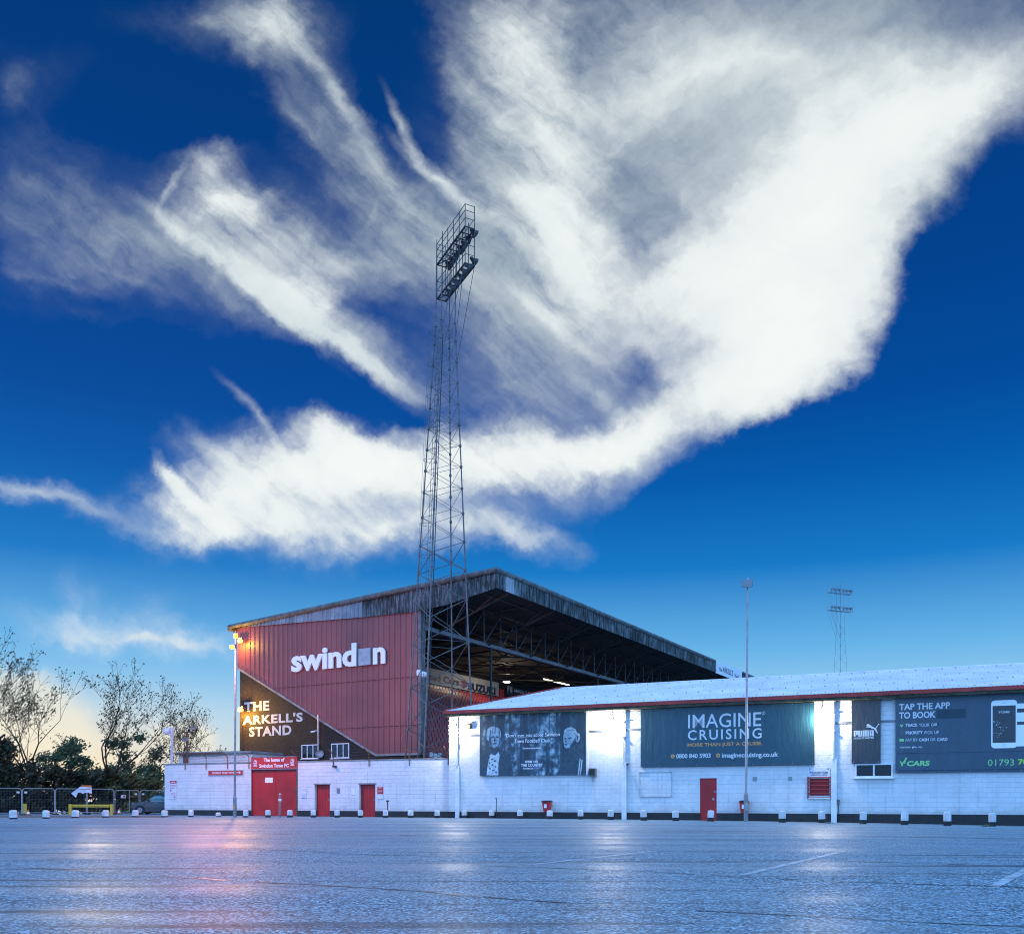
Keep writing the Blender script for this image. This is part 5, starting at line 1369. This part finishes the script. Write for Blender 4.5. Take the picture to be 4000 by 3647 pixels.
m = MB(); m.lathe([(.02, -.2), (.17, -.12), (.19, 0), (.17, .12), (.02, .2)], b - Vector((0, 0, .12)), 12); m.lathe([(.13, -.28), (.15, 0), (.1, .1)], a, 10); m.build('dome', M['white_paint'], ps_)

# ------------------------------------------------------------------ things behind the ticket office wall
cab = Frame(*at_depth(699, 2980, 66).xy, -20)
s1 = cab.hit(985, 2960)[0]; zt_ = cab.hit(720, 2946)[1]
T = thing('cabin', 'low flat roofed pale cabin behind the ticket office wall', 'cabin', cab, (s1 / 2, 0, 0))
m = MB(); m.box(0, s1, 0, 4, 0, zt_); m.build('wall', M['white_block'], T)
m = MB(); m.box(-.15, s1 + .1, -.25, 4.2, zt_ + .002, zt_ + .16); m.build('roof', M['sheet_grey'], T)
m = MB(); m.box(-.15, s1 * .62, -.28, -.252, zt_ - .06, zt_ + .1); m.build('fascia', M['brown'], T)
m = MB()
for px in (724, 734): s = cab.hit(px, 2960)[0]; m.tube((s, -.12, 1), (s, -.12, zt_), .07, n=6)
m.build('downpipe', M['brown'], T)
M['dim_white'] = paint('weathered pole paint', (.42, .42, .46), .5, .15, 3)
c = at_depth(670, 2990, 64); top = at_depth(672, 2840, 64); cm = at_depth(651, 2858, 64)
T = thing('camera_pole', 'pale pole with a white dome camera above the ticket office wall', 'camera pole', WORLD, (c.x, 64, 0))
m = MB(); m.tube((c.x, 64, 0), tuple(top), .11, .10, 8); m.tube((c.x + .0, 64, top.z - .6), (c.x + .02, 64, top.z), .15, .15, 8); m.build('pole', M['dim_white'], T)
m = MB(); m.tube((top.x, 64, cm.z + .25), (cm.x, 64, cm.z + .25), .04, n=6); m.build('arm', M['dim_white'], T)
m = MB(); m.lathe([(.10, .25), (.24, .2), (.24, .0), (.16, -.14), (.04, -.2)], cm, 12); m.build('dome', M['white_paint'], T)
c = at_depth(730, 2990, 65); d = 65
T = thing('floodlight_pole', 'short brown pole with two small floodlights behind the ticket office wall', 'pole', WORLD, (c.x, d, 0))
top = at_depth(731, 2860, d); m = MB(); m.tube((c.x, d, 0), tuple(top), .07, n=8); m.tube(at_depth(713, 2857, d), at_depth(751, 2860, d), .04, n=6); m.tube(at_depth(751, 2860, d), at_depth(751, 2848, d), .04, n=6); m.tube(at_depth(713, 2857, d), at_depth(712, 2850, d), .05, n=6); m.build('pole', M['brown'], T)
floodhead(T, at_depth(753, 2844, d), (.2, -1, -.4), M['steel_dark'], .2, .10, .14); floodhead(T, at_depth(722, 2888, d - .2), (-.3, -1, -.6), M['steel_dark'], .24, .14, .16)

# ------------------------------------------------------------------ fence panels, barrier, cones
FD = lambda px: 59.5 + px * .012
pan = [(-42, 84, 'mesh fence panel at the very left edge'), (87, 213, 'mesh fence panel in front of the ivy covered trunk'), (216, 337, 'mesh fence panel left of the torn banner joint, holding the banner'),
       (341, 445, 'mesh fence panel crossing the right half of the yellow barrier'), (449, 543, 'mesh fence panel carrying the small red and white sign'), (547, 668, 'mesh fence panel behind the grey car')]
for i, (xa, xb, lb) in enumerate(pan):
    da, db = FD(xa), FD(xb)
    A = at_depth(xa, 3184, da); B = at_depth(xb, 3184, db); A.z = B.z = 0
    ux = (B - A).normalized(); wd = (B - A).length
    F = Frame(A.x, A.y, math.degrees(math.atan2(ux.y, ux.x)))
    T = thing('mesh_fence', lb, 'fence panel', F, (wd / 2, 0, 0), 'temporary mesh fence panels')
    zt_ = 1.78 if i < 4 else 1.70; r_ = .024
    m = MB(); m.path([(0, 0, .03), (0, 0, zt_ - .12), (.12, 0, zt_), (wd - .12, 0, zt_), (wd, 0, zt_ - .12), (wd, 0, .03)], r_, 6)
    m.tube((0, 0, .16), (wd, 0, .16), r_, n=6)
    if i == 4: m.tube((wd * .6, 0, .16), (wd * .6, 0, zt_), r_ * .8, n=6)
    m.build('frame', M['steel_pale'], T)
    m = MB(); k = int(wd / .09)
    for j in range(1, k): m.tube((wd * j / k, .02, .16), (wd * j / k, .02, zt_), .0022, n=3, cap=False)
    for j in range(1, 9): m.tube((0, .02, .16 + (zt_ - .16) * j / 9), (wd, .02, .16 + (zt_ - .16) * j / 9), .003, n=3, cap=False)
    m.build('wire_mesh', M['steel'], T, fix=False)
    m = MB(); m.box(-.12, .12, -.3, .3, 0, .1); m.build('foot', M['black'], T)
    m = MB(); m.box(wd - .32 if i % 2 == 0 else .12, wd - .14 if i % 2 == 0 else .30, -.03, -.024, zt_ - .32, zt_ - .2); m.build('tag', M['pale_blue'], T)
F = Frame(*at_depth(340, 3184, FD(340)).xy, 4)
q = lambda a, b: F.hit(*rc(a, b), -.08)
x0, z0 = q(180, 270)
T = thing('torn_banner', 'torn white and orange banner flapping on the fence top', 'banner', F, (x0, -.08, z0))
B = lambda pts, mat, name, dy: (lambda m: (m.prism([q(*p) for p in pts], -.08 - dy, -.076 - dy), m.build(name, M[mat], T))[1])(MB())
M['orange_print'] = paint('orange print', (.48, .12, .02), .5, .1, 3)
B([(232, 240), (315, 262), (566, 262), (566, 162), (372, 152), (352, 150)], 'sign_white', 'sheet', 0); B([(566, 160.5), (566, 124), (382, 122), (362, 146), (440, 156)], 'orange_print', 'heading', .003); B([(180, 268), (232, 242), (312, 262), (268, 356)], 'sign_white', 'loose_corner', .008)
B([(370, 205), (440, 215), (430, 190), (372, 176)], 'pale_blue', 'print', .006); B([(455, 202), (550, 200), (550, 180), (452, 184)], 'orange_print', 'print', .006)
F2 = Frame(*at_depth(490, 3184, FD(490) - .12).xy, 6); v = rect(F2, rc(1115, 0)[0], rc(1205, 0)[0], rc(0, 308)[1], rc(0, 362)[1])
T = thing('fence_sign', 'small white and red warning sign wired to the fence', 'sign', F2, ((v[0] + v[1]) / 2, 0, v[2]))
m = MB(); m.box(v[0], v[1], -.01, 0, v[2], v[3]); m.build('panel', M['sign_white'], T)
m = MB(); xm = v[0] + (v[1] - v[0]) * .42; m.box(xm, v[1] - .03, -.014, -.0102, v[2] + .04, v[3] - .04); m.build('red_field', M['sign_red'], T)
m = MB(); add_text(m, 'S', v[0] + .07, xm - .07, v[2] + .1, v[3] - .1, -.014); m.build('lettering', M['sign_red'], T, fix=False)
# yellow height barrier rail
D = 61.6
def yb(xa, xb, ya, yb_, y0, y1, m):
    p, q_ = at_depth(*rc(xa, yb_), D), at_depth(*rc(xb, ya), D); m.box(p.x, q_.x, D + y0, D + y1, max(0, p.z), q_.z)
c = at_depth(353, 3180, D)
T = thing('yellow_barrier', 'low yellow painted timber barrier behind the mesh fence', 'barrier', WORLD, (c.x, D, 0))
for xa, xb, dy in ((118, 152, .1), (158, 192, -.1), (898, 925, .1), (930, 967, -.1)):
    m = MB(); yb(xa, xb, 478, 720, dy, dy + .16, m); m.build('post', M['yellow'], T)
for xa, xb, ya, y2, dy in ((192.5, 897, 484, 512, .0), (192.5, 897, 514, 536, .03)):
    m = MB(); yb(xa, xb, ya, y2, dy, dy + .1, m); m.build('rail', M['yellow'], T)
c = at_depth(97, 3180, 61.5); T = thing('yellow_post', 'lone yellow post behind the left fence panels', 'post', WORLD, (c.x, 61.5, 0))
m = MB(); m.box(c.x - .1, c.x + .1, 61.4, 61.6, 0, at_depth(97, 3138, 61.5).z); m.build('shaft', M['yellow'], T, bevel=.02)
m = MB(); m.box(c.x - .13, c.x + .13, 61.37, 61.63, 0, .04); m.build('base_plate', M['steel'], T)
M['cone_orange'] = paint('cone orange', (.50, .09, .015), .5, .1, 3)
def cone(px, label, D, h, tilt=0):
    c = at_depth(px, 3184, D); T = thing('traffic_cone', label, 'traffic cone', WORLD, (c.x, D, 0), 'traffic cones by the fence')
    ax = (tilt, 0, 1)
    m = MB(); m.box(c.x - .17, c.x + .17, D - .17, D + .17, 0, .03); m.build('base', M['black'], T)
    m = MB(); m.lathe([(.13, .03), (.10, h * .3)], (c.x, D, 0), 12, ax); m.lathe([(.065, h * .62), (.03, h)], (c.x, D, 0), 12, ax); m.build('body', M['cone_orange'], T)
    m = MB(); m.lathe([(.10, h * .3), (.065, h * .62)], (c.x, D, 0), 12, ax); m.build('band', M['white_letter'], T)
cone(463, 'orange and white cone leaning at the foot of the fence near the car', FD(463) - .35, .46, .22)
cone(110, 'small orange and white cone by the lone yellow post', FD(110) - .3, .38)

# ------------------------------------------------------------------ car and van
M['car_grey'] = paint('grey car paint', (.05, .036, .038), .3, .05, 2, .3, spec=.6)
M['car_roof'] = paint('dark blue car roof', (.012, .04, .07), .3, .05, 2, .2, spec=.6)
M['tyre'] = paint('tyre rubber', (.012, .012, .013), .8, .1, 5)
M['alloy'] = paint('dull alloy', (.20, .20, .21), .4, .1, 3, .7)
M['car_glass'] = glass('car glass', (.09, .17, .17), .05)
M['chrome'] = paint('chrome trim', (.5, .5, .52), .2, .02, 2, .9)
D = 63.5
cx0 = at_depth(507, 3184, D).x
CF = Frame(cx0, D, 3)     # x runs from the nose to the tail, y away from us; the nose points left
T = thing('parked_car', 'small grey hatchback parked half behind the ticket office wall', 'car', CF, (1.85, .8, 0))
def loft(m, secs, W2):
    """secs: (x, z bottom, z top, half width at bottom, half width at top); y centre .83"""
    i = len(m.v); yc = .83
    for x, zb, zt, wb_, wt_ in secs:
        zm = zb + (zt - zb) * .45; wm = max(wb_, wt_)
        m.v += [(x, yc - wb_, zb), (x, yc - wm, zm), (x, yc - wt_, zt - .03), (x, yc - wt_ * .9, zt), (x, yc + wt_ * .9, zt), (x, yc + wt_, zt - .03), (x, yc + wm, zm), (x, yc + wb_, zb)]
    k = 8
    for j in range(len(secs) - 1):
        for a in range(k): b = (a + 1) % k; m.f.append((i + j * k + a, i + j * k + b, i + (j + 1) * k + b, i + (j + 1) * k + a))
    m.f.append(tuple(i + a for a in range(k - 1, -1, -1))); m.f.append(tuple(i + (len(secs) - 1) * k + a for a in range(k)))
m = MB(); loft(m, [(0, .32, .60, .55, .60), (.06, .25, .70, .68, .70), (.25, .2, .80, .76, .72), (.8, .19, .90, .82, .74), (1.15, .19, .95, .83, .76), (2.9, .19, .97, .83, .78), (3.5, .22, .92, .82, .76), (3.68, .3, .8, .72, .68)], 0)
body = m.build('body', M['car_grey'], T, smooth=False, bevel=.02)
m = MB(); loft(m, [(1.05, .94, .96, .74, .70), (1.35, .94, 1.22, .75, .62), (1.62, .94, 1.345, .76, .60), (2.9, .94, 1.36, .77, .60), (3.3, .94, 1.2, .76, .60), (3.55, .92, .95, .74, .66)], 0)
m.build('cabin', M['car_glass'], T)
m = MB(); loft(m, [(1.48, 1.30, 1.345, .62, .60), (1.75, 1.345, 1.40, .63, .58), (2.85, 1.35, 1.41, .63, .58), (3.3, 1.28, 1.34, .62, .56)], 0); m.build('roof', M['car_roof'], T)
for xa, za, xb, zb in ((1.06, .95, 1.55, 1.33), (2.18, .95, 2.22, 1.36), (3.02, .95, 3.0, 1.36)):
    m = MB(); m.tube((xa, .05, za), (xb, .215, zb), .035, n=5); m.build('pillar', M['black'], T)
m = MB(); m.box(1.1, 3.5, .028, .05, .93, .955); m.build('chrome_strip', M['chrome'], T)
for x in (.68, 3.02):
    for y in (.07, 1.55):
        m = MB(); m.lathe([(.20, -.085), (.29, -.09), (.30, -.07), (.30, .07), (.29, .09), (.20, .085)], (x, y, .30), 22, (0, 1, 0)); wh = m.build('wheel', M['tyre'], T)
        m = MB(); m.lathe([(.19, -.088), (.17, -.094), (.05, -.09), (.03, -.098)], (x, y, .30), 14, (0, 1, 0)); m.build('rim', M['alloy'], wh)
        if y < .1: m = MB(); m.lathe([(.36, -.0), (.36, .02)], (x, -.012, .31), 24, (0, 1, 0)); m.build('wheel_arch', M['black'], T)
for x in (1.75, 2.62):
    m = MB(); m.box(x, x + .16, -.035, -.006, .80, .825); m.build('door_handle', M['chrome'], T)
m = MB(); m.lathe([(.02, -.06), (.07, -.04), (.08, .02), (.05, .07)], (1.28, -.06, 1.0), 10, (1, 0, 0)); m.tube((1.3, -.02, .98), (1.3, .06, .95), .02); m.build('mirror', M['black'], T)
for y in (.24, 1.42): m = MB(); m.lathe([(.11, -.03), (.12, .0), (.09, .06)], (.14, y, .70), 12, (-1, -.2, .25)); m.build('headlight', M['car_glass'], T)
m = MB(); m.box(.95, .97, -.006, .01, .25, .92); m.box(2.2, 2.21, -.006, .01, .3, .93); m.build('door_gap', M['black'], T)
m = MB(); m.box(.1, 3.6, .02, 1.64, .17, .22); m.build('underbody', M['black'], T)
D = 84.0; vx = at_depth(594, 3184, D).x; VF = Frame(vx, D, 3)
M['van_white'] = paint('white van paint', (.60, .60, .62), .3, .04, 2, spec=.6)
T = thing('parked_van', 'white van parked behind the grey hatchback', 'van', VF, (2.3, 1, 0))
m = MB(); m.prism([(0, .3), (4.8, .3), (4.8, 1.85), (4.6, 1.95), (.85, 1.98), (.55, 1.9), (.12, 1.15), (.0, .95)], 0, 1.85); m.build('body', M['van_white'], T, bevel=.06)
m = MB(); m.prism([(.35, 1.22), (1.3, 1.22), (1.3, 1.72), (.72, 1.72)], -.012, -.003); m.build('side_window', M['car_glass'], T)
m = MB(); m.prism([(1.6, 1.2), (4.4, 1.2), (4.4, 1.75), (1.6, 1.75)], -.008, -.003); m.build('side_panel', M['sign_white'], T)
for x in (.9, 3.9):
    m = MB(); m.lathe([(.2, -.1), (.33, -.1), (.34, .0), (.33, .1)], (x, .02, .33), 18, (0, 1, 0)); m.build('wheel', M['tyre'], T)

# ------------------------------------------------------------------ trees and hedge
def leaf_mat(name, rgb, var=.45):
    m, t, b = new_mat(name)
    tc = t.node('ShaderNodeTexCoord').outputs['Object']
    n = t.noise(tc, 1.1, 4, .6); n2 = t.noise(tc, 9, 2, .5)
    c = t.mix(t.range(t.math('MULTIPLY_ADD', n2, .5, t.math('MULTIPLY', n, .5)), .36, .64), tuple(x * (1 - var) for x in rgb), tuple(x * (1 + var) for x in rgb))
    t.put(b.inputs['Base Color'], c); b.inputs['Roughness'].default_value = .6; b.inputs['Specular IOR Level'].default_value = .25
    return m
M['leaf_spring'] = leaf_mat('young leaf', (.05, .048, .014)); M['leaf_dark'] = leaf_mat('evergreen leaf', (.062, .075, .030)); M['leaf_mid'] = leaf_mat('mid green leaf', (.075, .115, .055)); M['leaf_ivy'] = leaf_mat('ivy leaf', (.020, .023, .010))
def add_leaf(m, p, s, rn):
    a = Vector((rn.gauss(0, 1), rn.gauss(0, 1), rn.gauss(0, 1))).normalized(); b = a.orthogonal().normalized(); c = a.cross(b)
    p = Vector(p); l = s * rn.uniform(.6, 1.3); w = l * .45
    m.face([p - b * l, p + c * w, p + b * l, p - c * w])
def bare_tree(label, px, D, H, spread, seed, trunk_r=.2, lean=0.0, nleaf=1, first=.22, ivy=0, depthmax=5):
    rn = random.Random(seed); x = (px - CX) / FPX * D
    T = thing('bare_tree', label, 'tree', WORLD, (x, D, 0), 'sparse budding trees behind the fence')
    trunk, twigs, leaves = MB(), MB(), MB()
    def grow(p, d, L, r, depth):
        n_ = 3 if depth < 3 else 2
        for i in range(n_):
            d2 = (d + Vector((rn.gauss(0, .12), rn.gauss(0, .12), rn.gauss(.05, .05)))).normalized()
            q = p + d2 * L / n_; r2 = r * (.86 if depth < 3 else .75)
            (trunk if depth < 2 else twigs).tube(p, q, max(r, .011), max(r2, .010), 6 if depth < 2 else 4 if depth < 4 else 3, cap=False)
            if depth >= 1 and depth < 5 and rn.random() < .55:
                side = (d2 + Vector((rn.gauss(0, .75), rn.gauss(0, .75), rn.gauss(.1, .3)))).normalized()
                grow(q, side, L * rn.uniform(.45, .7), r2 * .55, depth + 1)
            if depth >= 4:
                for _ in range(nleaf):
                    if rn.random() < .6: add_leaf(leaves, q + Vector((rn.gauss(0, .14), rn.gauss(0, .14), rn.gauss(0, .14))), .115, rn)
            p, d, r = q, d2, r2
        if depth < 5:
            for j in range(2 if depth else 4 + rn.randint(0, 1)):
                az = rn.uniform(0, 6.28) if depth else j * 1.5 + rn.uniform(-.4, .4)
                sp = spread * rn.uniform(.5, 1.0) * (1 if depth else .95)
                s_ = (d + Vector((math.cos(az) * sp, math.sin(az) * sp, .22))).normalized()
                grow(p, s_, L * rn.uniform(.68, .86) if depth else H * .27, r * (.72 if depth else .55), depth + 1)
        else:
            for _ in range(2): add_leaf(leaves, p + Vector((rn.gauss(0, .1), rn.gauss(0, .1), rn.gauss(0, .1))), .10, rn)
    grow(Vector((x, D, 0)), Vector((lean, 0, 1)).normalized(), H * first, trunk_r, 0)
    trunk.build('trunk', M['bark'], T, fix=False, smooth=True)
    twigs.build('branches', M['bark'], T, fix=False)
    leaves.build('crown', M['leaf_spring'], T, fix=False)
    if ivy:
        m = MB()
        for _ in range(ivy):
            a = rn.uniform(0, 6.28); z = rn.uniform(.2, H * .42); q = .35 + .5 * rn.random()
            add_leaf(m, (x + math.cos(a) * q + lean * z, D + math.sin(a) * q, z), .13, rn)
        m.build('ivy', M['leaf_ivy'], T, fix=False)
    return T
bare_tree('tallest budding tree with ivy at the left edge of the photo', 2, 72, 13.4, .62, 11, .26, .03, 1, .24, ivy=2600)
bare_tree('wide budding tree forking low above the second fence panel', 160, 75, 12.4, .72, 5, .24, .02, 1, .20)
bare_tree('upright budding tree above the yellow barrier between two green trees', 424, 76, 12.0, .78, 23, .26, 0, 1, .2)
bare_tree('thin budding tree right behind the pale camera pole', 655, 84, 9.0, .6, 31, .13, .02, 0, .25)
bare_tree('low spreading budding tree over the cabin roof', 745, 98, 6.6, .9, 41, .12, .08, 0, .22)
bare_tree('small budding tree just left of the brick end wall', 880, 102, 6.2, .8, 52, .10, -.05, 0, .25)
def leafy_tree(label, px, D, zc, rx, rz, seed, n_, mat, name='leafy_tree', cat='tree', group='green trees behind the fence', lumps=16, size=.20, trunk=True):
    rn = random.Random(seed); x = (px - CX) / FPX * D
    T = thing(name, label, cat, WORLD, (x, D, 0), group)
    cl = []
    for i in range(lumps):
        a = rn.uniform(0, 6.28); q = rn.uniform(.15, 1) ** .6; h = rn.uniform(-1, 1)
        k = math.sqrt(max(0, 1 - h * h * .85))
        cl.append((Vector((x + math.cos(a) * rx * q * k, D + math.sin(a) * rx * q * k * .8, zc + h * rz)), rn.uniform(.20, .38) * rx * (1 if trunk else 1.2)))
    m = MB()
    for _ in range(n_):
        c, r = rn.choice(cl); d = Vector((rn.gauss(0, 1), rn.gauss(0, 1), rn.gauss(0, 1))).normalized()
        p = c + Vector((d.x, d.y, d.z * .75)) * r * min(1.5, abs(rn.gauss(.55, .42)))
        if p.z < .05: p.z = rn.uniform(.05, .8)
        add_leaf(m, p, size, rn)
    m.build('crown' if trunk else 'foliage', M[mat], T, fix=False)
    m = MB()
    if trunk:
        m.tube((x, D, 0), (x, D, zc - rz * .3), .22, .15, 7, cap=False)
        for c, r in cl[::2]: m.tube((x + rn.gauss(0, .2), D, max(.4, zc - rz * rn.uniform(.2, .9))), tuple(c), .07, .03, 5, cap=False)
        m.build('trunk', M['bark'], T, fix=False)
    else:
        for c, r in cl[::2]: m.tube((c.x + rn.gauss(0, .2), c.y, 0), tuple(c), .04, .015, 4, cap=False)
        m.build('stem', M['bark'], T, fix=False)
    return T
leafy_tree('rounded green tree left of the upright budding tree', 275, 98, 4.3, 3.0, 2.9, 3, 5200, 'leaf_dark', lumps=22)
leafy_tree('green tree right of the upright budding tree with level boughs', 520, 96, 4.5, 3.3, 3.1, 8, 5600, 'leaf_dark', lumps=24)
leafy_tree('low mid green tree nearest the grey hatchback', 560, 80, 2.1, 2.4, 1.6, 14, 3600, 'leaf_mid', lumps=16, size=.15)
hed = [(-40, 66, 2.5, 2.2, 2.7, 'tall ivy bush at the left edge of the photo', 6200, 'leaf_ivy'), (85, 67, 2.15, 2.1, 2.3, 'dark ivy bush behind the second fence panel', 6000, 'leaf_ivy'), (195, 69, 1.35, 2.0, 1.7, 'dark hedge bush behind the left post of the yellow barrier', 5000, 'leaf_ivy'),
       (290, 70, 1.3, 2.0, 1.6, 'dark hedge bush behind the torn banner', 5000, 'leaf_ivy'), (385, 70, 1.5, 2.0, 1.7, 'dark hedge bush behind the right end of the yellow barrier', 5200, 'leaf_ivy'), (470, 71, 1.3, 1.9, 1.5, 'dark hedge bush behind the small fence sign', 4600, 'leaf_dark'), (560, 73, 1.2, 2.0, 1.4, 'dark hedge bush behind the grey hatchback', 4200, 'leaf_dark'), (660, 78, 1.2, 2.0, 1.3, 'dark hedge bush mostly hidden by the ticket office wall', 2000, 'leaf_dark')]
for i, (px, D, zc, rx, rz, lb, n_, mt) in enumerate(hed):
    leafy_tree(lb, px, D, zc, rx, rz, 60 + i, n_, mt, 'hedge_bush', 'hedge', 'hedge bushes behind the fence', 18, .17, trunk=False)
# weeds by two bollards and along the plinth
def weed(px, py, label, seed):
    x, d = ground_at(px, py); z = gz(x); rn = random.Random(seed)
    T = thing('weed', label, 'weed', WORLD, (x, d, z), 'weeds at the foot of the bollards')
    m = MB()
    for i in range(26):
        a = rn.uniform(0, 6.28); q = rn.uniform(.02, .22); h = rn.uniform(.05, .16)
        b = Vector((x + math.cos(a) * q, d + math.sin(a) * q, z)); tip = b + Vector((math.cos(a) * .07, math.sin(a) * .07, h))
        w = Vector((-math.sin(a), math.cos(a), 0)) * .012
        m.face([b - w, b + w, tip])
    m.build('blades', M['leaf_mid'], T, fix=False)
weed(3850, 3228, 'grass tuft beside the bollard under the printed phone', 1); weed(3240, 3215, 'grass tuft beside the bollard under the ticket grille', 2)
